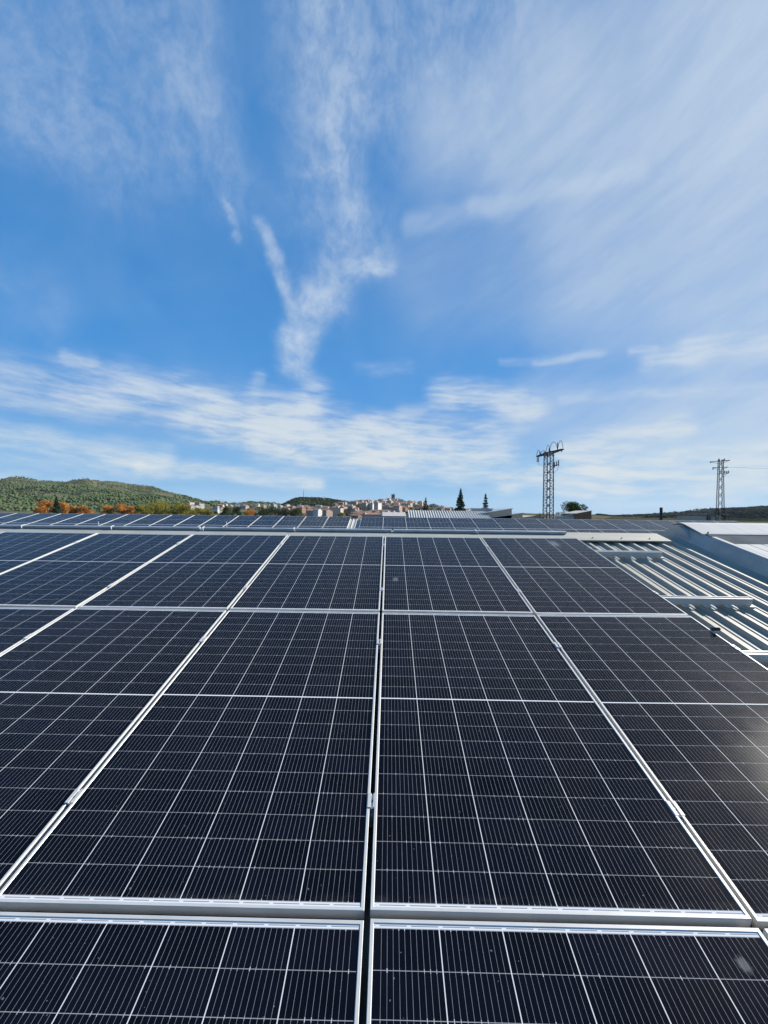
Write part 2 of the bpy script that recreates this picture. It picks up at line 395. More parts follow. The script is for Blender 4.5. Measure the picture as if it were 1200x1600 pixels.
H3 = Hill([(250, 794), (300, 793), (360, 791.5), (430, 792), (520, 789.5), (550, 787.5), (575, 785.5), (600, 784), (607, 782.5), (622, 783), (640, 786), (660, 790.5), (700, 796.5), (760, 801), (860, 804), (960, 806)], 1500, 380, 7, 9, wl=120)
H4 = Hill([(900, 808), (960, 809.5), (985, 808.5), (1005, 807.2), (1050, 804.5), (1100, 801.2), (1150, 797.6), (1200, 794), (1260, 789), (1400, 784), (1600, 790), (1800, 800)], 2600, 700, 30, 13)
M_scrub = mat("scrub_hillside", (.07, .085, .042), 1.0, 0, 0, var2=(.17, .15, .10), vscale=.012, detail=9)
M_scrub2 = mat("town_hillside", (.07, .075, .04), 1.0, 0, 0, var2=(.16, .13, .09), vscale=.03, detail=8)
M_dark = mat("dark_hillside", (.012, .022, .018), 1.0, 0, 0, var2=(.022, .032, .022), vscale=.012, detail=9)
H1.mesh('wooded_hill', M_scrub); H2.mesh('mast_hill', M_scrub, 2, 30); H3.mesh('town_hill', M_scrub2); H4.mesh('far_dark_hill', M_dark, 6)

# ------------------------------------------------------------------ vegetation
ICO_V, ICO_F = None, None
def _ico():
    import bmesh
    bm = bmesh.new(); bmesh.ops.create_icosphere(bm, subdivisions=1, radius=1.0)
    v = np.array([p.co[:] for p in bm.verts]); f = np.array([[q.index for q in p.verts] for p in bm.faces]); bm.free(); return v, f
ICO_V, ICO_F = _ico()
def np_mesh(name, V, F, material, parent=None, smooth=False):
    me = bpy.data.meshes.new(name); nv, nf = len(V), len(F); k = F.shape[1]
    me.vertices.add(nv); me.vertices.foreach_set('co', np.asarray(V, dtype=np.float32).ravel())
    me.loops.add(nf * k); me.loops.foreach_set('vertex_index', F.astype(np.int32).ravel())
    me.polygons.add(nf); me.polygons.foreach_set('loop_start', np.arange(0, nf * k, k, dtype=np.int32)); me.polygons.foreach_set('loop_total', np.full(nf, k, dtype=np.int32))
    me.update(calc_edges=True); me.validate()
    for m_ in (material if isinstance(material, (list, tuple)) else [material]): me.materials.append(m_)
    if smooth: me.polygons.foreach_set('use_smooth', [True] * nf)
    o = bpy.data.objects.new(name, me); col.objects.link(o)
    if parent: o.parent = parent
    return o
def blobs(pts, rad, squash=.85, jitter=.28):
    n_ = len(pts); V = np.repeat(ICO_V[None], n_, 0) * (1 + jitter * (rng.random((n_, len(ICO_V), 1)) - .5) * 2)
    V = V * np.asarray(rad)[:, None, None]; V[:, :, 2] *= squash; V += np.asarray(pts)[:, None, :]
    F = ICO_F[None] + (np.arange(n_) * len(ICO_V))[:, None, None]
    return V.reshape(-1, 3), F.reshape(-1, 3)
def leafmat(name, a, b, sc=.6, trans=.25):
    m = bpy.data.materials.new(name); m.use_nodes = True; nt = m.node_tree; k = NT(nt); p = nt.nodes['Principled BSDF']
    tc = k.n('ShaderNodeTexCoord').outputs['Object']
    a, b = tuple(x * .88 for x in a), tuple(x * .88 for x in b); f = k.ramp(k.noise(tc, sc, 5, .65), .3, .7); c = k.mix(f, a, b); k.link(c, p.inputs['Base Color'])
    p.inputs['Roughness'].default_value = .75; p.inputs['Specular IOR Level'].default_value = .0
    if trans:
        t = k.n('ShaderNodeBsdfTranslucent'); k.link(c, t.inputs['Color']); mx = k.n('ShaderNodeMixShader'); mx.inputs[0].default_value = trans
        k.link(p.outputs[0], mx.inputs[1]); k.link(t.outputs[0], mx.inputs[2]); k.link(mx.outputs[0], nt.nodes['Material Output'].inputs['Surface'])
    return m
L_hill = leafmat("hill_wood_foliage", (.042, .075, .036), (.115, .15, .062), .009, 0)
L_dark = leafmat("dark_pine_foliage", (.016, .030, .016), (.045, .065, .028), .02, 0)
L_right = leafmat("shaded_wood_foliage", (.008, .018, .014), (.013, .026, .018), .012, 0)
L_oran = leafmat("rusty_autumn_leaves", (.44, .17, .04), (.66, .36, .10), .22)
L_yell = leafmat("yellow_green_leaves", (.20, .19, .03), (.42, .34, .07), .22)
L_conif = leafmat("conifer_needles", (.042, .080, .048), (.10, .155, .085), .6, .2)
L_pale = leafmat("pale_needles", (.06, .075, .045), (.13, .14, .085), .6, .1)
L_pine = leafmat("pine_crown_needles", (.022, .046, .016), (.085, .135, .040), .5, .15)
L_bush = leafmat("grey_green_leaves", (.03, .05, .025), (.09, .12, .05), .3)
M_bark = mat("bark", (.09, .065, .045), .9, var=.3, vscale=4)

def wood(name, hill, n_, rlo, rhi, material, pxr=None, tr=(.0, 1.02), thin=None):
    pts = []; rad = []; vn = VNoise(31)
    a, b = pxr or (hill.px0 + 5, hill.px1 - 5)
    while len(pts) < n_:
        px = random.uniform(a, b); t = random.uniform(*tr); D = hill.Db + (hill.Dr - hill.Db) * t
        p = hill.pos(px, D)
        dn = float(fbm(vn, p.x / 170, p.y / 170, 4))
        if thin and random.random() > thin(dn, t): continue
        r = random.uniform(rlo, rhi) * (.7 + .3 * random.random())
        pts.append((p.x, p.y, p.z + r * .35)); rad.append(r)
    V, F = blobs(np.array(pts), np.array(rad))
    return np_mesh(name, V, F, material)
tag(wood('hillside_wood', H1, 22000, 2.2, 5.2, L_hill, (-300, 470), (.04, 1.01), lambda d, t: (.25 if t > .93 else 1) * (1 if d > .03 else .18)), kind='stuff')
tag(wood('mast_hill_wood', H2, 2600, 1.6, 3.4, L_dark, (425, 572), (.25, 1.03)), kind='stuff')
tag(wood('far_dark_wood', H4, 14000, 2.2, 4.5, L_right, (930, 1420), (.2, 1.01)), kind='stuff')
tag(wood('town_greenery', H3, 700, 1.8, 4.2, L_dark, (300, 760), (.12, 1.0)), kind='stuff')

def cards(P, size, up=.3):
    """leaf clumps: small bent quads with random turns"""
    n_ = len(P); a = rng.normal(size=(n_, 3)); a /= np.linalg.norm(a, axis=1)[:, None]
    b = np.cross(a, rng.normal(size=(n_, 3))); b /= np.linalg.norm(b, axis=1)[:, None]
    s = (np.asarray(size) * (.6 + .8 * rng.random(n_)))[:, None]
    V = np.stack([P - a * s, P + b * s * .7, P + a * s, P - b * s * .7], 1).reshape(-1, 3)
    return V, np.arange(n_ * 4).reshape(-1, 4)
def broad_tree(name, base, H, W, leaf, label, cat, group=None, nl=2600, cl=14, crown0=.25, size=.33):
    H = H / .93; root = empty(name, base)
    t = MB(); t.tube((0, 0, -.5), (W * .03, 0, H * .45), H * .028, H * .018); 
    for i in range(6):
        an = i * 1.05 + random.random(); t.tube((W * .03, 0, H * (.3 + .03 * i)), (math.cos(an) * W * .3, math.sin(an) * W * .3, H * (.6 + .05 * (i % 3))), H * .012, H * .004, 6)
    t.build('trunk', M_bark, root)
    C = []; Rr = []
    for i in range(cl):
        an = random.random() * 6.283; r = W * .5 * math.sqrt(random.random()) * .72; zz = crown0 + (1 - crown0) * (.12 + .72 * random.random())
        r *= 1.15 - .75 * max(0, zz - .55)
        C.append((math.cos(an) * r, math.sin(an) * r, H * zz)); Rr.append(W * random.uniform(.15, .26))
    C.append((0, 0, H * .84)); Rr.append(W * .18)
    C = np.array(C); Rr = np.array(Rr); idx = rng.integers(0, len(C), nl)
    d = rng.normal(size=(nl, 3)); d /= np.linalg.norm(d, axis=1)[:, None]
    P = C[idx] + d * (Rr[idx] * (.55 + .5 * rng.random(nl)) )[:, None] * np.array([1, 1, .8])
    V, F = cards(P, np.full(nl, size)); np_mesh('crown', V, F, leaf, root)
    return tag(root, label, cat, group)
def conifer(name, base, H, W, leaf, label, group=None, tiers=17, sparse=1.0, size=.16, cat='conifer'):
    root = empty(name, base); t = MB(); t.tube((0, 0, -.3), (0, 0, H), H * .014, .015, 7)
    P = []; br = t
    for i in range(tiers):
        f = i / (tiers - 1); z = H * (.08 + .90 * f); L = W * .5 * (1 - f) ** .8 * random.uniform(.75, 1.12) + .05
        nb = max(3, int(9 * (1 - f * .5)))
        for j in range(nb):
            an = 6.283 * (j + random.random() * .7) / nb; l = L * random.uniform(.65, 1.05); dr = random.uniform(.12, .32)
            br.tube((0, 0, z), (math.cos(an) * l, math.sin(an) * l, z - l * dr), .03, .008, 4, False)
            m_ = int((10 + 46 * l) * sparse)
            for q in range(m_):
                s_ = random.random() ** .8; wv = .16 * l * (1.1 - s_) + .05
                P.append((math.cos(an) * l * s_ + random.gauss(0, wv), math.sin(an) * l * s_ + random.gauss(0, wv), z - l * s_ * dr + random.gauss(0, .07) - .05))
    t.v, t.f, t.mi = t.v, t.f, t.mi; t.build('trunk', M_bark, root)
    for q in range(int(40 * sparse)): P.append((random.gauss(0, .05), random.gauss(0, .05), H * random.uniform(.93, 1.02)))
    V, F = cards(np.array(P), np.full(len(P), size)); np_mesh('crown', V, F, leaf, root)
    return tag(root, label, cat, group)
def base_at(px, D): p = at(px, 800, D); p.z = GZ; return p
def top_h(px, py, D): return at(px, py, D).z - GZ

# rusty and yellow plane trees beyond the left end of the far roof
def row_tree(px, py, wpx, D, leaf, label, group, **kw):
    broad_tree('plane_tree', base_at(px, D), top_h(px, py, D), wpx / FPX * D, leaf, label, 'tree', group, **kw)
GA = 'autumn plane trees beyond the far roof'
row_tree(62, 785, 24, 300, L_oran, 'rusty orange tree directly left of the dark spruce', GA)
row_tree(74, 782.5, 22, 305, L_oran, 'tallest rusty orange tree with a rounded top, left of the dark spruce', GA)
row_tree(100, 786, 22, 310, L_oran, 'rusty orange tree directly right of the dark spruce', GA)
row_tree(115, 791, 20, 300, L_oran, 'low golden orange tree second right of the dark spruce', GA)
row_tree(131, 790, 24, 300, L_oran, 'low orange tree at the right end of the left orange clump', GA)
row_tree(170, 791, 22, 300, L_oran, 'low orange tree at the left end of the second orange clump', GA)
row_tree(190, 787.5, 24, 300, L_oran, 'orange tree with the highest peak in the second orange clump', GA)
row_tree(207, 792, 20, 300, L_oran, 'low orange tree beside the yellow green trees', GA)
row_tree(221, 791.5, 22, 290, L_yell, 'orange yellow tree at the left end of the yellow green clump', GA)
row_tree(245, 786, 40, 280, L_yell, 'broad yellow green tree on the left of its clump', GA, nl=4200, cl=20)
row_tree(281, 786, 34, 280, L_yell, 'yellow green tree right of the broadest yellow green one', GA, nl=3600, cl=18)
row_tree(310, 796, 30, 270, L_yell, 'low golden tree in front of the left hillside houses', GA)
row_tree(326, 797, 18, 270, L_yell, 'small golden tree at the right end of the yellow clump', GA, nl=1500)
row_tree(390, 797.5, 18, 380, L_oran, 'small orange tree below the houses right of the grey green bushes', GA, nl=1500)
row_tree(533, 801, 12, 420, L_yell, 'small golden tree beside the ochre flats', GA, nl=1200)
GB = 'green trees below the town'
for px, py, w, D, lab in [(352, 794, 20, 420, 'grey green tree below the left hillside houses'), (370, 791, 18, 460, 'taller grey green tree beside the small orange tree'),
                          (412, 796, 22, 430, 'dark green tree at the left end of the long green clump'), (428, 793, 26, 440, 'rounded green tree left in the long green clump'),
                          (446, 794, 26, 445, 'rounded green tree in the middle of the long green clump'), (462, 796, 24, 450, 'low green tree at the right end of the long green clump')]:
    broad_tree('green_tree', base_at(px, D), top_h(px, py, D), w / FPX * D, L_bush, lab, 'tree', GB, nl=1800, size=.42)
conifer('spruce', base_at(88, 260), top_h(88, 777, 260), 7.0, L_conif, 'dark spruce standing among rusty orange trees', 'dark conifers', size=.42, sparse=1.2, tiers=24)
conifer('fir_tree', base_at(665, 120), top_h(665, 779, 120), 6.6, L_pale, 'sparse pale fir with a bare pointed tip behind the ribbed roof', 'conifers behind the ribbed roof', sparse=.9, tiers=24, size=.16)
conifer('fir_tree', base_at(719.5, 110), top_h(719.5, 765.5, 110), 7.2, L_conif, 'tall dark narrow fir behind the ribbed roof', 'conifers behind the ribbed roof', sparse=1.05, tiers=24, size=.24)
conifer('fir_tree', base_at(758.5, 115), top_h(758.5, 773, 115), 6.6, L_conif, 'shorter dark fir above the roof vent', 'conifers behind the ribbed roof', sparse=1.0, tiers=19, size=.24)
broad_tree('pine_tree', base_at(897, 75), top_h(897, 787.5, 75), 40 / FPX * 75, L_pine, 'rounded dark pine behind the brick shed', 'tree', nl=6500, cl=24, crown0=.55, size=.10)
broad_tree('shrub_tree', base_at(843, 95), top_h(843, 801.5, 95), 2.2, L_pale, 'small pale leafless tree left of the near pylon', 'tree', nl=500, cl=8, size=.10, crown0=.5)
broad_tree('pine_tree', base_at(876, 82), top_h(876, 801, 82), 1.8, L_pine, 'small dark bush at the left end of the brick shed', 'tree', nl=900, cl=8, size=.10, crown0=.6)

# ------------------------------------------------------------------ town
W_cols = {'cream': (.62, .53, .40), 'white': (.76, .73, .68), 'pink': (.55, .40, .32), 'ochre': (.50, .37, .20), 'brick': (.36, .21, .14), 'grey': (.46, .45, .44), 'sand': (.54, .46, .35)}
M_w = {k_: mat(k_ + "_render", c_, .85, var=.10, vscale=.15) for k_, c_ in W_cols.items()}
M_tile = mat("terracotta_tiles", (.40, .22, .14), .85, var=.25, vscale=.4)
M_tile2 = mat("brown_tiles", (.33, .22, .16), .85, var=.25, vscale=.4)
M_slab = mat("flat_concrete_roof", (.40, .39, .37), .85, var=.15, vscale=.4)
M_glassdk = mat("dark_window", (.03, .035, .045), .15)
M_stone = mat("castle_stone", (.26, .20, .15), .9, var=.3, vscale=.12)
def house(name, loc, w, d, h, rot, wm, rm, kind, label, cat, group=None, win=None):
    root = empty(name, loc, (0, 0, rot)); b = MB(); 
    if kind == 'gable':
        b.box(-w / 2, w / 2, -d / 2, d / 2, -6, h)
        b.prism([(-d / 2 + .02, h), (d / 2 - .02, h), (0, h + d * .2 - .15)], -w / 2 + .02, w / 2 - .02)
        b.build('wall', wm, root)
        r = MB(); e = .4; r.prism([(-d / 2 - e, h - e * .4), (0, h + d * .2), (d / 2 + e, h - e * .4), (d / 2 + e, h - e * .4 + .3), (0, h + d * .2 + .3), (-d / 2 - e, h - e * .4 + .3)], -w / 2 - e, w / 2 + e)
        r.build('roof', rm, root)
    else:
        b.box(-w / 2, w / 2, -d / 2, d / 2, -6, h); b.build('wall', wm, root)
        r = MB(); r.box(-w / 2 - .25, w / 2 + .25, -d / 2 - .25, d / 2 + .25, h, h + .5); r.box(-w * .15, w * .1, -d * .2, d * .2, h + .5, h + 2.4); r.build('roof', rm, root)
    if win:
        nx, nz = win
        for i in range(nx):
            for j in range(nz):
                q = MB(); cx = -w / 2 + w * (i + .5) / nx; cz = h * (j + .55) / nz
                q.box(cx - w / nx * .22, cx + w / nx * .22, -d / 2 - .12, -d / 2 + .3, cz - h / nz * .22, cz + h / nz * .22); q.build('window', M_glassdk, root)
    return tag(root, label, cat, group)
GT = 'houses of the hillside town'
kinds = [('cream', M_tile, 'gable', 'small cream house with a terracotta roof on the town hillside'), ('white', M_tile2, 'gable', 'small white house with a brown roof on the town hillside'),
         ('pink', M_tile, 'gable', 'small pinkish house with a terracotta roof on the town hillside'), ('sand', M_slab, 'flat', 'small flat roofed sandy house on the town hillside'),
         ('brick', M_tile2, 'gable', 'small brick red house on the town hillside'), ('grey', M_slab, 'flat', 'small flat roofed grey house on the town hillside')]
def zone(x0, x1, t0, t1, n_, mix_, slo=8, shi=15):
    for i in range(n_):
        px = random.uniform(x0, x1); t = random.uniform(t0, t1)
        front = 556 < px < 604 and t < .27
        if front: t = random.uniform(.07, .15)
        D = H3.Db + (H3.Dr - H3.Db) * t; p = H3.pos(px, D)
        kc, rm, kd, lab = kinds[random.choice(mix_)]
        w = random.uniform(slo, shi); d = random.uniform(8, 11); h = random.uniform(5, 9.5) * (1.15 if kd == 'flat' else 1) * (.55 if front else 1)
        house('house', p, w, d, h, -.55 + random.gauss(0, .3), M_w[kc], rm, kd, lab, 'house', GT)
zone(300, 345, .40, .95, 20, [0, 1, 2, 0, 1]); zone(345, 440, .45, .98, 26, [0, 1, 2, 4, 5])
zone(440, 520, .08, .50, 34, [2, 1, 4, 2, 0], 7, 13); zone(520, 575, .12, .95, 38, [2, 4, 0, 3, 1], 7, 13); zone(556, 604, .07, .26, 16, [4, 2, 4, 0], 7, 12); zone(560, 640, .10, .62, 56, [4, 2, 4, 0, 2, 3], 7, 13)
zone(590, 650, .55, .98, 34, [0, 3, 2, 1], 6, 12); zone(645, 760, .55, .97, 26, [0, 3, 2, 5]); zone(500, 600, .75, 1.0, 26, [1, 5, 3, 0], 6, 12)
def onhill(px, t): return H3.pos(px, H3.Db + (H3.Dr - H3.Db) * t)
def block(px0, px1, ytop, D, wm, label, win, name='apartment_block', d=12, cat='apartment block', rm=None, rot=-.45):
    c = at((px0 + px1) / 2, 800, D); w = (px1 - px0) / FPX * D * .85; zt = at((px0 + px1) / 2, ytop, D).z; zb = H3.pos((px0 + px1) / 2, D).z
    c.z = zb; return house(name, c, w, d, zt - zb, rot, M_w[wm], rm or M_slab, 'flat', label, cat, None, win)
block(586, 594.5, 786, 620, 'white', 'tall white apartment block with a bright gable below the castle', (3, 7))
block(577, 586, 787, 632, 'white', 'pale apartment block joined to the left of the tall white one', (4, 7))
block(567.5, 576, 786.5, 628, 'sand', 'narrow beige apartment tower beside the dark church spire', (3, 7))
block(528, 542, 792, 700, 'ochre', 'long ochre apartment block behind the lamp mast', (6, 4))
block(544, 557, 793.5, 690, 'ochre', 'lower ochre apartment block right of the long one', (6, 4))
block(463, 475, 790.5, 860, 'cream', 'wide cream building below the mast hill', (5, 3))
block(496, 506, 791, 850, 'white', 'white building with a bright end wall below the mast hill', (4, 2))
block(286, 304, 785, 900, 'cream', 'cream villa with a tiled roof on the left slope', (4, 2), rm=M_tile, name='villa', cat='house')
block(305, 318, 787, 860, 'grey', 'grey stone house right of the cream villa', (3, 2), rm=M_tile2, name='villa', cat='house')
block(334, 347, 793, 700, 'white', 'white row house low on the left slope', (5, 2), name='row_house', cat='house')
block(243, 250, 782.5, 1200, 'white', 'small white house alone on the wooded slope', (2, 1), name='villa', cat='house')
block(180, 187, 786.5, 1000, 'white', 'long low white building at the foot of the wooded hill', (3, 1), name='farmhouse', cat='house')
# castle keep on its crag
cp = onhill(614, .985); cp.z = at(614, 784, 1490).z
ks = 1490 / FPX
castle = empty('castle', cp)
q = MB(); q.box(-2.6 * ks, 2.6 * ks, -6, 6, -8, at(614, 773.2, 1490).z - cp.z); q.build('keep', M_stone, castle)
q = MB()
for i in range(4): q.box((-2.6 + 1.45 * i) * ks, (-2.6 + 1.45 * i + .85) * ks, -6.2, 6.2, at(614, 773.2, 1490).z - cp.z, at(614, 771.9, 1490).z - cp.z)
q.build('battlement', M_stone, castle)
q = MB(); q.prism([(-11 * ks, -22), (22 * ks, -22), (19 * ks, -2.2 * ks), (14 * ks, .2 * ks), (11.5 * ks, .6 * ks), (10 * ks, 2.4 * ks), (7.5 * ks, 2.8 * ks), (5 * ks, 4.2 * ks), (3 * ks, 4.6 * ks), (-3.2 * ks, 5.0 * ks), (-4.5 * ks, 3.2 * ks), (-6.4 * ks, 2.2 * ks), (-8 * ks, .2 * ks)], -14, -2, 'y'); q.build('rampart', mat('dark_crag_rock', (.15, .115, .095), .95, 0, .1, var=.35, vscale=.2), castle)
tag(castle, 'ruined stone castle keep on the crag above the town', 'castle')
# church spire
sp = at(574.3, 800, 930); sp.z = H3.pos(574.3, 930).z
church = empty('church', sp); q = MB(); zt = at(574, 788, 930).z - sp.z
q.box(-2.6, 2.6, -2.6, 2.6, -4, zt); q.build('bell_tower', M_stone, church)
q = MB(); q.add([(-2.9, -2.9, zt), (2.9, -2.9, zt), (2.9, 2.9, zt), (-2.9, 2.9, zt), (0, 0, at(574, 780.5, 930).z - sp.z)], [(0, 1, 4), (1, 2, 4), (2, 3, 4), (3, 0, 4), (3, 2, 1, 0)]); q.build('spire', M_glassdk, church)
tag(church, 'church tower with a dark pointed spire above the flats', 'church')
# mast and round ruin on the small hill
mp = H2.pos(474, 1235); q = MB(); q.tube(mp - Vector((0, 0, 3)), Vector((mp.x, mp.y, at(474, 765, 1235).z)), .75, .45, 6)
for zz in (.35, .55, .75): q.box(mp.x - .9, mp.x + .9, mp.y - .5, mp.y + .5, mp.z + zz * 24, mp.z + zz * 24 + .6)
tag(q.build('radio_mast', M_stone), 'thin radio mast on top of the small wooded hill', 'mast')
rp = H2.pos(503, 1225); rp.z = at(503, 780.8, 1225).z; ruin = empty('stone_arch', rp); q = MB(); ro, ri = 7.2, 3.4
arc = [(ro * math.cos(a), ro * .95 * math.sin(a)) for a in np.linspace(0, math.pi, 14)] + [(ri * math.cos(a), ri * math.sin(a) * 1.05) for a in np.linspace(math.pi, 0, 14)]
q.prism([(a, b) for a, b in arc], -3, 3, 'y'); q.build('arch_ring', M_w['sand'], ruin); q = MB(); q.box(-3.4, 3.4, 1.5, 2.8, -3, 3.6); q.build('back_wall', M_black, ruin)
tag(ruin, 'round stone arch among trees on the small wooded hill', 'monument')
# lamp mast in the town
lp = at(523.5, 800, 520); lp.z = H3.pos(523.5, 520).z; q = MB(); q.tube(lp, (lp.x, lp.y, at(523.5, 790, 520).z), .3, .2, 6); q.box(lp.x - .8, lp.x + .8, lp.y - .3, lp.y + .3, at(523.5, 790.5, 520).z, at(523.5, 789.8, 520).z)
tag(q.build('lamp_mast', M_slab), 'pale lamp mast in front of the ochre flats', 'mast')

# ------------------------------------------------------------------ neighbouring sheds beyond the far roof
def sheet_profile(u0, u1, first, pitch=.18, top=-.105, low=-.133, rt=.028, web=.018):
    """trapezoidal sheet: (u, w) points"""
    pts = []; k0 = math.floor((u0 - first) / pitch); k = k0
    while first + k * pitch < u1:
        a = first + k * pitch
        pts += [(a - web, low), (a, top), (a + rt, top), (a + rt + web, low), (a + rt + web + .048, low), (a + rt + web + .054, low + .006), (a + rt + web + .062, low + .006), (a + rt + web + .068, low)]
        k += 1
    pts = [p for p in pts if u0 < p[0] < u1]
    return [(u0, low)] + pts + [(u1, low)]
def sheet(name, material, parent, u0, u1, v0, v1, first, w=0.0, thick=.004, **kw):
    pr = sheet_profile(u0, u1, first, **kw); m = MB(); n_ = len(pr)
    for v in (v0, v1):
        for (u, ww) in pr: m.v.append(tuple(S(u, v, ww + w)))
    for v in (v0, v1):
        for (u, ww) in pr: m.v.append(tuple(S(u, v, ww + w - thick)))
    for i in range(n_ - 1):
        m.f.append((i, i + 1, n_ + i + 1, n_ + i)); m.f.append((2 * n_ + i + 1, 2 * n_ + i, 3 * n_ + i, 3 * n_ + i + 1)); m.mi += [0, 0]
        m.f.append((i + 1, i, 2 * n_ + i, 2 * n_ + i + 1)); m.mi.append(0)
    return m.build(name, material, parent, fix=False)

M_rib = mat("weathered_white_sheet", (.47, .47, .44), .6, var=.12, vscale=.8)
shed = empty('ribbed_warehouse', at(690, 812, 45))
L0 = shed.location.copy()
def shed_xy(px, D): return at(px, 800, D).x
x0, x1 = shed_xy(636.5, 45), shed_xy(757, 45); zr = at(690, 798.2, 45).z; yr = 45 + EYE.y
m = MB(); pr = []
u = x0
while u < x1: pr += [(u, 0), (u + .05, .06), (u + .10, .06), (u + .15, 0)]; u += .26
pr.append((x1, 0)); sl3 = math.tan(R(17)); run = 9.0; n_ = len(pr)
for (dy, dz) in ((-run, -run * sl3), (0, 0), (run, -run * sl3)):
    for (uu, ww) in pr: m.v.append((uu - L0.x, yr + dy - L0.y, zr + dz + ww - L0.z))
for r_ in range(2):
    for i in range(n_ - 1): m.f.append((r_ * n_ + i, r_ * n_ + i + 1, (r_ + 1) * n_ + i + 1, (r_ + 1) * n_ + i)); m.mi.append(0)
m.build('roof_sheet', M_rib, shed, fix=False)
m = MB(); m.prism([(yr - run - L0.y + .1, GZ - L0.z), (yr + run - L0.y - .1, GZ - L0.z), (yr + run - L0.y - .1, zr - run * sl3 - .03 - L0.z), (yr - L0.y, zr - .03 - L0.z), (yr - run - L0.y + .1, zr - run * sl3 - .03 - L0.z)], x0 + .02 - L0.x, x1 - .02 - L0.x)
m.build('wall', M_w['grey'], shed)
tag(shed, 'warehouse with a weathered white ribbed roof beyond the panels', 'warehouse')
vt = at(752, 800, 46.5); vent = empty('roof_vent', vt); wv = 15 / FPX * 46.5; zt = at(752, 794.3, 46.5).z - vt.z
m = MB(); m.box(-wv, wv, -.6, .6, -1.6, zt - .12); m.build('housing', M_rib, vent); m = MB(); m.box(-wv - .06, wv + .06, -.75, .75, zt - .12, zt); m.build('lid', M_galv, vent)
m = MB(); m.prism([(-wv, -.02), (wv, -.02), (wv + .3, -.3), (-wv - .3, -.3)], -.8, .8, 'y'); m.build('skirt', M_rib, vent)
tag(vent, 'long boxed roof vent with a flat lid on the ribbed roof', 'roof vent')
# two shed teeth
saw = empty('sawtooth_shed', at(800, 812, 44)); L0 = saw.location.copy()
for (pa, ya, pb, yb) in ((776, 799.4, 799.7, 794.4), (800.2, 803.7, 816.6, 801.4)):
    m = MB(); p0 = at(pa, ya, 44) - L0; p1 = at(pb, yb, 44) - L0
    m.prism([(p0.x - 2, -7), (p1.x, -7), (p1.x, p1.z - .06), (p0.x - 2, p0.z - .35)], 0, 7, 'y'); m.build('wall', M_w['sand'], saw)
    m = MB(); m.prism([(p0.x - 2.1, p0.z - .35), (p1.x + .08, p1.z - .06), (p1.x + .08, p1.z + .02), (p0.x - 2.1, p0.z - .27)], -.12, 7.1, 'y'); m.build('roof', M_galv, saw)
tag(saw, 'low shed with two sloping sawtooth gables beside the near pylon', 'shed')
m0 = at(834, 800, 62); barn = empty('low_shed', m0); w_ = 14 / FPX * 62; z_ = at(834, 809, 62).z - m0.z; h_ = at(838, 806.6, 62).z - m0.z
m = MB(); m.prism([(-w_, -8), (w_, -8), (w_, z_), (.2, h_ - .05), (-w_, z_)], 0, 8, 'y'); m.build('wall', M_w['sand'], barn); m = MB(); m.prism([(-w_ - .1, z_), (.2, h_), (w_ + .1, z_), (w_ + .1, z_ + .08), (.2, h_ + .08), (-w_ - .1, z_ + .08)], -.2, 8.2, 'y'); m.build('roof', M_slab, barn)
tag(barn, 'low pale gable roof just left of the near pylon', 'shed')
# blue grey hangar roof in front of the town
hg = at(616, 800, 75); hang = empty('metal_hangar', hg); w_ = 17 / FPX * 75; zt = at(616, 800.6, 75).z - hg.z; zm = at(616, 807, 75).z - hg.z
m = MB(); m.box(-w_, w_, 0, 10, GZ - hg.z, zm - .02); m.build('wall', M_w['grey'], hang)
m = MB(); m.prism([(-.2, zm), (5, zt), (10.2, zm), (10.2, zm + .08), (5, zt + .08), (-.2, zm + .08)], -w_ - .2, w_ + .2); m.build('roof', M_greyflash, hang)
for i in range(3):
    m = MB(); cx = -w_ + w_ * 2 * (.2 + .3 * i); m.tube((cx, 5, zt), (cx, 5, zt + .35), .28, .22, 8); m.build('vent_cowl', M_white, hang)
tag(hang, 'blue grey metal hangar with three pale cowls in front of the town', 'hangar')
# brick shed on the right
bp_ = at(896, 800, 62); brick = empty('brick_shed', bp_); k_ = 62 / FPX
M_brick = mat("brown_brick", (.26, .155, .085), .9, var=.18, vscale=3)
zl = at(896, 803.2, 62).z - bp_.z; zh = at(896, 799.3, 62).z - bp_.z
m = MB(); m.prism([(4.3 * k_, -9), (28 * k_, -9), (28 * k_, zh + .1), (4.3 * k_, zl)], 0, 5, 'y'); m.build('gable_wall', M_brick, brick)
m = MB(); m.prism([(4.0 * k_, zl + .02), (28.3 * k_, zh + .12), (28.3 * k_, zh + .20), (4.0 * k_, zl + .10)], -.1, 5.1, 'y'); m.build('roof', M_slab, brick)
m = MB(); m.box(-26 * k_, 4 * k_, .5, 5, -9, at(896, 807, 62).z - bp_.z); m.build('side_wall', M_w['grey'], brick)
m = MB(); 
for i in range(9): m.box((-12 + 1.7 * i) * k_, (-12 + 1.7 * i + .9) * k_, .6, 1.0, at(896, 807, 62).z - bp_.z, at(896, 807 - .4 * i - .6, 62).z - bp_.z)
m.build('block_course', M_w['grey'], brick)
for i in (0, 1): 
    m = MB(); m.tube(((-20.5 + 3.4 * i) * k_, 1, -.8), ((-20.5 + 3.4 * i) * k_, 1, at(896, 800.5, 62).z - bp_.z), .10, .10, 8); m.build('flue', M_white, brick)
tag(brick, 'brown brick shed with a sloping roof right of the near pylon', 'shed')
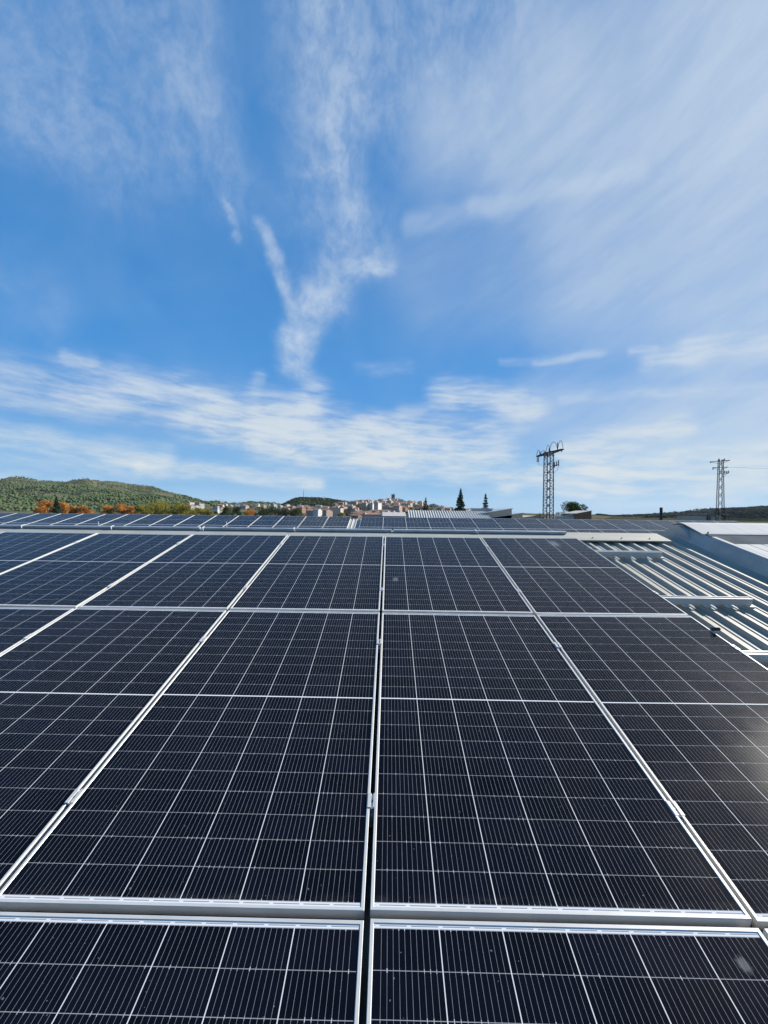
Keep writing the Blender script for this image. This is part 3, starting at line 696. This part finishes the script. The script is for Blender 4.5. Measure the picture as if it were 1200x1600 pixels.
# concrete hut and chimney on the far right
hp = at(1104, 800, 80); hut = empty('concrete_hut', hp); k_ = 80 / FPX; za = at(1104, 803.8, 80).z - hp.z
m = MB(); m.box(-23 * k_, 0, 0, 4, -9, za - .35); m.box(7 * k_, 25 * k_, 0, 4, -9, za - .35); m.box(0, 7 * k_, 2.5, 4, -9, za - .35); m.build('wall', M_w['sand'], hut)
m = MB(); m.box(-2 * k_, 31 * k_, -.5, 4.5, za, za + .12); m.build('roof', M_slab, hut)
m = MB(); m.tube((3.0 * k_, .3, za - 1.6), (6.0 * k_, .3, za - .0), .12, .12, 6); m.build('brace', M_bolt, hut)
m = MB(); m.box(2 * k_, 25 * k_, .4, 3.8, za - .35, za); m.build('band', M_w['grey'], hut)
tag(hut, 'half open concrete hut with a thin slab roof below the far pylon', 'hut')
cp_ = at(1033, 800, 50); m = MB(); m.tube((cp_.x, cp_.y, GZ), (cp_.x, cp_.y, at(1033, 793.5, 50).z), .16, .16, 10); m.tube((cp_.x, cp_.y, at(1033, 793.5, 50).z), (cp_.x, cp_.y, at(1033, 793, 50).z), .18, .18, 10)
tag(m.build('flue_pipe', M_black), 'black flue pipe standing behind the far roof', 'chimney')

# ------------------------------------------------------------------ pylons
M_lat = mat("weathered_lattice_steel", (.045, .038, .032), .7, .2, .2, var=.25, vscale=2)
M_ins = mat("dark_insulator", (.05, .045, .045), .4)
def lattice(root, H, sb, st, panels, r=.045):
    def wd(z): return sb + (st - sb) * z / H
    cor = [(-1, -1), (1, -1), (1, 1), (-1, 1)]
    for (a, b) in cor:
        m = MB(); m.tube((a * sb / 2, b * sb / 2, 0), (a * st / 2, b * st / 2, H), r, r * .9, 4); m.build('leg', M_lat, root)
    m = MB()
    for i in range(panels):
        z0, z1 = H * i / panels, H * (i + 1) / panels
        for q_ in range(4):
            a, b = cor[q_], cor[(q_ + 1) % 4]; w0, w1 = wd(z0) / 2, wd(z1) / 2
            if i % 2: a, b = b, a
            m.tube((a[0] * w0, a[1] * w0, z0), (b[0] * w1, b[1] * w1, z1), r * .5, r * .5, 4, False)
            if i % 2 == 0: m.tube((a[0] * w1, a[1] * w1, z1), (b[0] * w1, b[1] * w1, z1), r * .45, r * .45, 4, False)
    m.build('bracing', M_lat, root)
def loop(p0, p1, h, r, n_=12):
    p0, p1 = Vector(p0), Vector(p1)
    return [p0.lerp(p1, t) + Vector((0, 0, h * math.sin(math.pi * t) ** .6)) for t in np.linspace(0, 1, n_)]
# near pylon
D1 = 40.0; b1 = at(856.6, 800, D1); b1.z = GZ; H1p = at(857, 705.5, D1).z - GZ
py1 = empty('lattice_pylon', b1); lattice(py1, H1p, .76, .62, 36, .050)
for c in children(py1): c.rotation_euler.z = R(40)
def loc1(px, py_, Y): return at(px, py_, Y) - b1
A = loc1(839.5, 713.2, 42.6); B = loc1(879, 701.5, 37.8); A.z = B.z = H1p - .12
off = Vector((-(B - A).y, (B - A).x, 0)).normalized() * .22
m = MB()
for o_ in (off, -off): m.tube(A, B, .0001, .0001, 4, False); m.tube(A + o_ * .3, (A + B) / 2 + o_ * 1.6, .075, .075, 4); m.tube((A + B) / 2 + o_ * 1.6, B + o_ * .3, .075, .075, 4)
for i in range(9):
    t = .08 + .105 * i; m.tube(A.lerp(B, t) + off * .8, A.lerp(B, t + .05) - off * .8, .03, .03, 4)
m.tube(A.lerp(B, .3) - Vector((0, 0, .35)), A.lerp(B, .5) - Vector((0, 0, .05)), .035, .035, 4); m.tube(A.lerp(B, .7) - Vector((0, 0, .35)), A.lerp(B, .5) - Vector((0, 0, .05)), .035, .035, 4)
m.build('crossarm', M_lat, py1)
up = Vector((0, 0, 1))
for (t, h_) in ((.12, .42), (.50, .50), (.82, .78)):
    m = MB(); p_ = A.lerp(B, t); m.tube(p_, p_ + up * h_, .035, .035, 6)
    for j in range(4): m.tube(p_ + up * h_ * (.35 + .15 * j), p_ + up * h_ * (.40 + .15 * j), .06, .06, 8)
    m.build('insulator', M_ins, py1)
for (t, d_) in ((.0, -.55), (.06, -.62), (.97, -.22)):
    m = MB(); p_ = A.lerp(B, t); m.tube(p_, p_ + up * d_, .04, .05, 6); m.build('insulator', M_ins, py1)
for (t0, t1, h_) in ((-.03, .12, .62), (.12, .40, .40), (.50, .82, .95), (.82, 1.02, .85), (.36, .55, .8)):
    m = MB(); m.path(loop(A.lerp(B, t0), A.lerp(B, t1), h_, .02), .022, 5); m.build('jumper_wire', M_ins, py1)
m = MB(); m.path([A + up * (-.55), A.lerp(B, .1) + up * (-.95), A.lerp(B, .25) + up * (-1.05), A.lerp(B, .36) + up * (-1.0)], .012, 5); m.build('jumper_wire', M_ins, py1)
m = MB(); m.path([loc1(873, 726, D1), loc1(871.5, 733, D1), loc1(868, 737.5, D1), loc1(864, 738.5, D1)], .014, 5); m.build('jumper_wire', M_ins, py1)
m = MB(); m.tube(loc1(862, 728.5, D1), loc1(872.6, 726, D1 - .6), .045, .045, 4); m.tube(loc1(862, 732, D1), loc1(868, 727.5, D1 - .3), .03, .03, 4); m.build('bracket_arm', M_lat, py1)
for (px, ya, yb) in ((866.4, 730.5, 722), (869.8, 728.5, 721), (872.8, 728, 719)):
    m = MB(); m.tube(loc1(px, ya, D1 - .5), loc1(px, yb, D1 - .5), .05, .05, 6); m.build('cutout_fuse', M_ins, py1)
tag(py1, 'large lattice steel pylon with wire loops on a slanting crossarm, nearer of the two', 'pylon', 'lattice pylons')
# far pylon
D2 = 56.0; b2 = at(1125.3, 800, D2); b2.z = GZ; H2p = at(1125, 718, D2).z - GZ
py2 = empty('lattice_pylon', b2); lattice(py2, H2p, .98, .42, 30, .045)
for c in children(py2): c.rotation_euler.z = R(30)
def loc2(px, py_, Y): return at(px, py_, Y) - b2
for (a_, c_, th) in (((1109, 721.3, 57.0), (1140.5, 719.4, 55.0), .05), ((1113.2, 730.6, 56.4), (1137.5, 729.9, 55.6), .05), ((1126, 739.8, 56), (1138.6, 738.7, 55.7), .045)):
    P, Q = loc2(*a_), loc2(*c_); Q.z = P.z = (P.z + Q.z) / 2; m = MB(); m.tube(P, Q, th, th, 4); m.tube(P, loc2(1123, a_[1] + 3.2, D2), .03, .03, 4); m.tube(Q, loc2(1127, a_[1] + 3.2, D2), .03, .03, 4); m.build('crossarm', M_lat, py2)
for (px, ya, yb) in ((1123.5, 721, 716.5), (1132, 720.5, 716.5), (1110, 721.5, 723.5), (1114, 730.5, 734), (1132.5, 739, 735.5), (1135.5, 739, 736), (1138.3, 739.5, 735.5)):
    m = MB(); m.tube(loc2(px, ya, 56), loc2(px, yb, 56), .06, .06, 6); m.build('insulator', M_ins, py2)
m = MB(); m.path([loc2(1128, 741, 56), loc2(1129.5, 745, 56), loc2(1132, 745.5, 56), loc2(1135, 740, 56)], .012, 5); m.build('jumper_wire', M_ins, py2)
tag(py2, 'slimmer lattice steel pylon with two short crossarms, farther of the two', 'pylon', 'lattice pylons')
w0 = at(1137.5, 730, 55.6); m = MB(); w1_ = w0 + Vector((60, -6, 1.0)); m.path([w0.lerp(w1_, t) + Vector((0, 0, -1.1 * math.sin(math.pi * t))) for t in np.linspace(0, 1, 14)], .013, 5)
tag(m.build('power_line', M_ins), 'thin power line leaving the far pylon to the right', 'power line')

# ------------------------------------------------------------------ own roof
VR = 4.33                                           # ridge, up the slope
own = empty('panel_roof_building', S(0, VR, -.14)); O = own.location.copy()
def keep(o): o.parent = own; o.matrix_parent_inverse = Matrix.Translation(-O); return o
keep(sheet('roof_sheet', M_sheet, None, -11, 11, -4.6, VR - .01, 2.525))
# slope on the other side of the ridge, down to the valley gutter
yv, zv = 12.61, -1.098
rz = S(0, VR, -.135); m = MB(); m.prism([(rz.y + .002, rz.z - .002), (yv - .15, zv + .03), (yv - .15, zv - .01), (rz.y + .002, rz.z - .05)], -11, 11); keep(m.build('back_slope', M_sheet, None))
m = MB(); a_ = S(0, -4.55, -.16); m.prism([(a_.y, GZ), (yv - .3, GZ), (yv - .3, zv - .05), (rz.y, rz.z - .09), (a_.y, a_.z - .02)], -10.9, 10.9); keep(m.build('wall', M_wall, None))
m = MB(); m.prism([(4.03, -.092), (4.03, -.078), (4.05, -.074), (VR, -.070), (VR + .02, -.074), (VR + .02, -.085), (4.06, -.088)], -11, 3.56); m.xf(slope); keep(m.build('ridge_cap', M_cap, None))
bt = MB()
for u in (2.62, 2.98, 3.33): bt.tube(S(u, 4.10, -.072), S(u, 4.10, -.058), .007, .006, 6)
keep(bt.build('screw', M_bolt, None))
tag(own, 'building with a ribbed cream metal roof under the near panels', 'building')
# cable tray along the ridge
tray = MB(); prevu = -11
joints = [-7.2, -2.4, .10, 2.36]
ztop = .985
t_ = empty('cable_tray', S(0, 4.262, -.070), (SL, 0, 0)); O2 = t_.location.copy()
for j in joints:
    m = MB(); m.box(prevu, j - .012, -.025, .025, .004, .034); o_ = m.build('tray_length', M_galv, t_, bevel=.004); prevu = j + .012
for u in (-10, -8, -6, -4, -2, -.6, .9, 2.2):
    m = MB(); m.box(u - .03, u + .03, -.02, .02, -.004, .004); m.build('foot', M_bolt, t_)
tag(t_, 'long galvanised cable tray lying along the ridge', 'cable tray')
for i, (px, lab) in enumerate([(58, 'white cable tie on the ridge tray, leftmost of all'), (192, 'white cable tie on the ridge tray, second from the left'), (329, 'white cable tie on the ridge tray, third from the left'), (465, 'white cable tie on the ridge tray below the castle hill'), (738, 'white cable tie hanging at the tray joint on the right')]):
    c = at(px, 828, 5.6); m = MB(); r_ = random.uniform(-.01, .01)
    m.box(c.x - .009, c.x + .009, 4.233, 4.291, -.066, -.0325); m.tube((c.x, 4.233, -.036), (c.x + .022 + r_, 4.205, -.066), .007, .005, 6); m.xf(slope); tag(m.build('cable_tie', M_white), lab, 'cable tie', 'white ties on the cable tray')
for px, yt, lab in ((155, 815, 'thin forked wire standing on the ridge at the left'), (355, 814.5, 'thin upright wire on the ridge below the left houses'), (922, 826, 'thin upright wire on the bare ridge right of the tray')):
    c = at(px, yt, 5.65); m = MB(); m.tube((c.x, 4.42, .93), (c.x - .015, 4.42, c.z), .006, .004, 6)
    if px == 155: m.tube((c.x, 4.42, .95), (c.x + .05, 4.42, .985), .005, .004, 6)
    tag(m.build('wire_stub', M_galv), lab, 'wire', 'wire stubs on the ridge')

# mounting rails under the panels
RV = [(-1, .39), (-1, 1.53), (0, .365), (0, 1.50), (1, .40), (1, 1.575)]
rows_txt = {-1: 'front row', 0: 'middle row', 1: 'upper row'}
for (r_, dv) in RV:
    v = r_ * PV + dv; root = empty('mounting_rail', S(-7, v, -.092)); root.rotation_euler = (SL, 0, 0)
    m = MB(); m.prism([(-.022, 0), (.022, 0), (.022, .056), (.014, .056), (.014, .050), (-.014, .050), (-.014, .056), (-.022, .056)], 0, 10.09); m.build('profile', M_alu, root)
    for q_ in range(4):
        m = MB(); uu = 2.539 + .18 * q_ + 7; m.box(uu - .02, uu + .02, -.05, .05, -.0125, -.001); m.build('foot', M_alu, root)
    e_ = 'lower' if dv < 1 else 'upper'
    tag(root, f'aluminium rail sticking out right of the array, {e_} rail of the {rows_txt[r_]}', 'mounting rail', 'rails under the near panels')

# ------------------------------------------------------------------ solar panels
def make_panel():
    root = empty('solar_panel'); tag(root, 'x', 'solar panel')
    f = MB(); lip, hgt = .0115, .035; w, h = PW / 2, PH / 2
    # four mitred bars: outer wall, top lip with a raised outer bead, inner step down to the glass
    prof = [(0, -hgt), (0, -.0012), (.0012, 0), (lip - .002, 0), (lip, -.0022), (lip, -.0065), (.0022, -.0065), (.0022, -hgt + .002), (.028, -hgt + .002), (.028, -hgt)]
    cor = [(-w, -h, 1, 1), (w, -h, -1, 1), (w, h, -1, -1), (-w, h, 1, -1)]; n_ = len(prof)
    for (cx, cy, sx, sy) in cor:
        for (d, z) in prof: f.v.append((cx + sx * d, cy + sy * d, z))
    for c_ in range(4):
        d_ = (c_ + 1) % 4
        for i in range(n_): f.f.append((c_ * n_ + i, c_ * n_ + (i + 1) % n_, d_ * n_ + (i + 1) % n_, d_ * n_ + i)); f.mi.append(0)
    f.build('frame', M_alu, root)
    g_ = MB(); e = lip - .004; g_.box(-w + e, w - e, -h + e, h - e, -.0062, -.0024); g_.build('cell_sheet', M_cell, root)
    return root
proto = make_panel(); first = True
ordn = ['first', 'second', 'third', 'fourth', 'fifth', 'sixth', 'seventh', 'eighth', 'ninth', 'tenth', 'eleventh', 'twelfth', 'thirteenth', 'fourteenth', 'fifteenth', 'sixteenth', 'seventeenth', 'eighteenth', 'nineteenth']
rowl = {-1: 'in the front row', 0: 'in the middle row', 1: 'in the upper row'}
tilt = np.random.default_rng(3)
near = {}
for r_ in (-1, 0, 1):
    for c_ in range({-1: -3, 0: -4, 1: -6}[r_], 2):
        o = proto if first else copy_tree(proto); first = False
        o.location = S((c_ + .5) * PU + tilt.normal(0, .0006), (r_ + .5) * PV + tilt.normal(0, .0008), tilt.normal(0, .0006)); o.rotation_euler = (SL + tilt.normal(0, .0022), tilt.normal(0, .0025), tilt.normal(0, .0004))
        side = 'right' if c_ >= 0 else 'left'; k_ = c_ if c_ >= 0 else -c_ - 1
        o['label'] = f'dark near solar panel {rowl[r_]}, {ordn[k_]} {side} of the central gap'; o['group'] = 'near solar panels'; near[(r_, c_)] = o
# pale smudges on the glass of three panels
M_smudge = bpy.data.materials.new("dried_smudge"); M_smudge.use_nodes = True
def _sm():
    nt = M_smudge.node_tree; k = NT(nt); p = nt.nodes['Principled BSDF']; p.inputs['Base Color'].default_value = (.42, .43, .45, 1); p.inputs['Roughness'].default_value = .9
    g_ = k.n('ShaderNodeTexCoord').outputs['Generated']; d_ = k.v('SUBTRACT', g_, (.5, .5, .5)); d_ = k.v('MULTIPLY', d_, (2, 2, 0)); r_ = k.v('LENGTH', d_)
    f = k.m('MULTIPLY', k.ramp(k.m('ADD', r_, k.m('MULTIPLY', k.m('SUBTRACT', k.noise(g_, 4.0, 5, .65), .5), 1.1)), .25, .95, 1, 0), .22)
    t = k.n('ShaderNodeBsdfTransparent'); mx = k.n('ShaderNodeMixShader'); k.link(f, mx.inputs[0]); k.link(t.outputs[0], mx.inputs[1]); k.link(p.outputs[0], mx.inputs[2]); k.link(mx.outputs[0], nt.nodes['Material Output'].inputs['Surface'])
_sm()
def smudge(key, px, py, rx, ry):
    o = near[key]; d = ray(px, py); nrm = Vector((0, -sn, cs)); p0 = S(0, 0, -.002); t = (p0 - EYE).dot(nrm) / d.dot(nrm); q_ = EYE + d * t
    u_, v_ = q_.x - (key[1] + .5) * PU, (q_.y * cs + q_.z * sn) - (key[0] + .5) * PV      # panel-local coordinates
    m = MB(); m.add([(u_ + rx * 1.5 * math.cos(a_), v_ + ry * 1.5 * math.sin(a_), -.0019) for a_ in np.linspace(0, 2 * math.pi, 25)[:-1]], [tuple(range(24))])
    s_ = m.build('smudge', M_smudge, o, fix=False); s_['label'] = 'pale dried smudge on the glass'
smudge((-1, 0), 1161, 1508, .016, .017); smudge((1, 0), 618, 905, .025, .045); smudge((1, 1), 866, 850, .05, .10)

# clamps: between the columns on every rail, end clamps on the right edge
def make_clamp(end=False):
    root = empty('panel_clamp'); tag(root, 'x', 'clamp'); m = MB()
    if end: m.prism([(-.0175, .0006), (.004, .0006), (.004, -.034), (.007, -.034), (.007, .0036), (-.0175, .0036)], -.03, .03, 'y')
    else: m.prism([(-.0175, .0008), (-.0075, .0008), (-.0075, -.006), (.0075, -.006), (.0075, .0008), (.0175, .0008), (.0175, .0036), (.0045, .0036), (.0045, -.003), (-.0045, -.003), (-.0045, .0036), (-.0175, .0036)], -.03, .03, 'y')
    m.build('clamp_plate', M_alu, root, bevel=.0006)
    b = MB(); zc = .0036 if end else -.003; cx = .0 if not end else -.004
    b.tube((cx, 0, zc), (cx, 0, zc + .004), .0042, .0042, 6); b.tube((cx, 0, zc + .004), (cx, 0, zc + .0044), .002, .002, 6); b.build('bolt', M_bolt, root); return root
cl = make_clamp(); ce = make_clamp(True); f1 = f2 = True
for (r_, dv) in RV:
    e_ = 'lower' if dv < 1 else 'upper'; v = r_ * PV + dv
    for c_ in range(-4 if r_ else -4, 2):
        if r_ == -1 and c_ < -1: continue
        o = cl if f1 else copy_tree(cl); f1 = False
        o.location = S(c_ * PU, v + tilt.normal(0, .004), 0.0); o.rotation_euler = (SL, 0, 0)
        gp = 'central gap' if c_ == 0 else f'{ordn[abs(c_) - 1]} gap {"right" if c_ > 0 else "left"} of the central gap'
        o['label'] = f'mid clamp in the {gp}, {e_} rail, {rows_txt[r_]}'; o['group'] = 'panel clamps'
    o = ce if f2 else copy_tree(ce); f2 = False
    o.location = S(2 * PU - .0085, v, 0.0); o.rotation_euler = (SL, 0, 0); o['label'] = f'end clamp on the right edge of the array, {e_} rail of the {rows_txt[r_]}'; o['group'] = 'panel end clamps'
# black cable end poking up over the right edge
m = MB(); q0 = S(2.303, 1.70, -.05); m.path([S(2.318, 1.80, -.07), S(2.314, 1.74, -.01), S(2.306, 1.665, .035)], .010, 8); m.tube(S(2.314, 1.73, .0), S(2.306, 1.665, .036), .013, .012, 8)
tag(m.build('cable_connector', M_black), 'black cable connector poking up beside the right panel edge', 'connector')

# ------------------------------------------------------------------ raised translucent skylight on the right
sk = empty('roof_skylight', S(3.85, 3.0, -.13)); O3 = sk.location.copy()
def keep3(o): o.parent = sk; o.matrix_parent_inverse = Matrix.Translation(-O3); return o
U0, U1 = 3.83, 10.8; WT = .02
# left flank: leaning, softly folded flashing
pf = [(3.775, -.131), (3.795, -.10), (3.83, -.06), (3.848, -.02), (3.862, -.005), (3.905, WT + .004)]
m = MB(); V0, V1 = -4.4, 4.30
vs_ = np.linspace(V0, V1, 24)
for v in vs_:
    wob = .004 * math.sin(v * 2.1) + .003 * math.sin(v * 5.3)
    for i, (u, w) in enumerate(pf): m.v.append(tuple(S(u + wob * (1 if 0 < i < 5 else 0), v, w)))
k_ = len(pf)
for j in range(len(vs_) - 1):
    for i in range(k_ - 1): m.f.append((j * k_ + i, j * k_ + i + 1, (j + 1) * k_ + i + 1, (j + 1) * k_ + i)); m.mi.append(0)
o_ = m.build('side_flashing', M_greyflash, None, smooth=True, fix=False); keep3(o_)
# body under the sheets and gabled end at the ridge
pe = [S(0, 3.2, -.133), S(0, VR, -.133), S(0, VR - .02, WT + .045), S(0, 3.9, WT - .01), S(0, 3.2, WT - .01)]
m = MB(); back = (pe[1].y + 1.0, pe[1].z - .24)
m.prism([(p.y, p.z) for p in (S(0, V0, -.13), S(0, VR, -.13))] + [back, (back[0], back[1] + .16), (S(0, VR, WT + .03).y + .06, S(0, VR, WT + .03).z), (S(0, VR - .1, WT - .012).y, S(0, VR - .1, WT - .012).z), (S(0, V0, WT - .012).y, S(0, V0, WT - .012).z)], 3.91, U1)
keep3(m.build('curb', M_greyflash, None))
# rounded end cap at the ridge
arc = [(4.08, -.125), (4.10, -.06), (4.15, -.01), (4.22, .018), (4.30, .030), (4.36, .026), (4.43, -.005), (4.50, -.06), (4.56, -.125)]; m = MB()
m.prism(arc, 3.815, 3.93); m.xf(slope); keep3(m.build('end_cap', M_greyflash, None, smooth=False))
# white ridge cover
m = MB(); m.prism([(3.98, WT + .012), (4.02, WT + .020), (4.32, WT + .05), (4.40, WT + .045), (4.62, WT - .05), (4.62, WT - .06), (4.40, WT + .035), (4.32, WT + .04), (3.98, WT + .004)], 3.88, U1); m.xf(slope); keep3(m.build('ridge_cover', M_trans, None))
m = MB(); m.box(3.93, U1, 3.60, 3.975, WT - .011, WT + .004); m.xf(slope); keep3(m.build('cross_strip', M_strip, None))
ub = 3.905; i = 0
while ub < 8.5:
    m = MB(); m.box(ub, ub + .05, V0, 3.86, WT + .004, WT + .014); m.xf(slope); keep3(m.build('edge_bar', M_trans, None))
    pr = []; uu = ub + .056
    wsh = 1.06; m = MB(); nb = 7
    for b_ in range(nb):
        a0 = uu + wsh * b_ / nb; a1 = uu + wsh * (b_ + 1) / nb
        m.prism([(a0 + .002, WT - .008), (a1 - .002, WT - .008), (a1 - .002, WT + .008), (a1 - .012, WT + .011), (a0 + .012, WT + .011), (a0 + .002, WT + .008)], V0, 3.595, 'y')
    m.xf(slope); keep3(m.build('translucent_sheet', M_trans, None))
    m = MB(); m.box(uu + wsh + .005, uu + wsh + .14, V0, 3.595, WT - .011, WT + .001); m.xf(slope); keep3(m.build('gutter_strip', M_strip, None))
    ub = uu + wsh + .145; i += 1
for u in (3.96, 4.72, 5.5):
    m = MB(); m.tube(S(u, 4.0, WT + .018), S(u, 4.0, WT + .042), .010, .008, 8); keep3(m.build('screw', M_galv, None))
tag(sk, 'raised skylight of white translucent sheets with grey flanks right of the array', 'skylight')

# ------------------------------------------------------------------ far roof with its own panels
FO = -3.93
far = empty('far_roof_building', S(0, 20.2, FO - .14)); O4 = far.location.copy()
def keep4(o): o.parent = far; o.matrix_parent_inverse = Matrix.Translation(-O4); return o
keep4(sheet('roof_sheet', M_rib, None, -30, 21, 12.02, 20.055, 2.52, FO))
fr = S(0, 20.055, FO - .137); m = MB(); m.prism([(fr.y, fr.z - .005), (fr.y + 8.4, fr.z - 2.05), (fr.y + 8.4, fr.z - 2.10), (fr.y, fr.z - .05)], -30, 21); keep4(m.build('back_slope', M_rib, None))
m = MB(); m.prism([(12.75, GZ), (fr.y + 8.2, GZ), (fr.y + 8.2, fr.z - 2.1), (fr.y, fr.z - .09), (12.75, -1.2)], -29.9, 20.9); keep4(m.build('wall', M_wall, None))
m = MB(); m.prism([(20.04, -.105), (20.04, -.095), (20.07, -.095), (20.12, -.108), (20.12, -.115)], -30, 21); m.xf(lambda p: S(p[0], p[1], p[2] + FO)); keep4(m.build('ridge_cap', M_cap, None))
tag(far, 'second ribbed metal roof carrying the far panels beyond the ridge', 'building')
frow = {0: 'upper row', 1: 'lower row'}
for r_ in (0, 1):
    vc = 20.03 - PH / 2 - r_ * PV
    for side, u_start, pit, n_ in (('left', -1.92, 1.178, 17), ('right', -1.36, 1.138, 17)):
        for i in range(n_):
            uc = u_start + (PW / 2 + i * pit) * (1 if side == 'right' else -1)
            o = copy_tree(proto); o.location = S(uc, vc + tilt.normal(0, .002), FO); o.rotation_euler = (SL, 0, 0)
            o['label'] = f'solar panel on the far roof, {frow[r_]}, {ordn[i]} {side} of the bare strip'; o['group'] = 'far solar panels'

# ------------------------------------------------------------------ air
HAZE = 2.2e-5
if HAZE:
    hm = bpy.data.materials.new("air"); hm.use_nodes = True; nt = hm.node_tree; nt.nodes.clear()
    pv = nt.nodes.new('ShaderNodeVolumePrincipled'); pv.inputs['Color'].default_value = (.80, .88, 1.0, 1); pv.inputs['Density'].default_value = HAZE; pv.inputs['Anisotropy'].default_value = 0.0
    out = nt.nodes.new('ShaderNodeOutputMaterial'); nt.links.new(pv.outputs[0], out.inputs['Volume'])
    m = MB(); m.box(-10000, 10000, -6000, 14000, GZ - 60, 420); tag(m.build('haze', hm), kind='stuff')
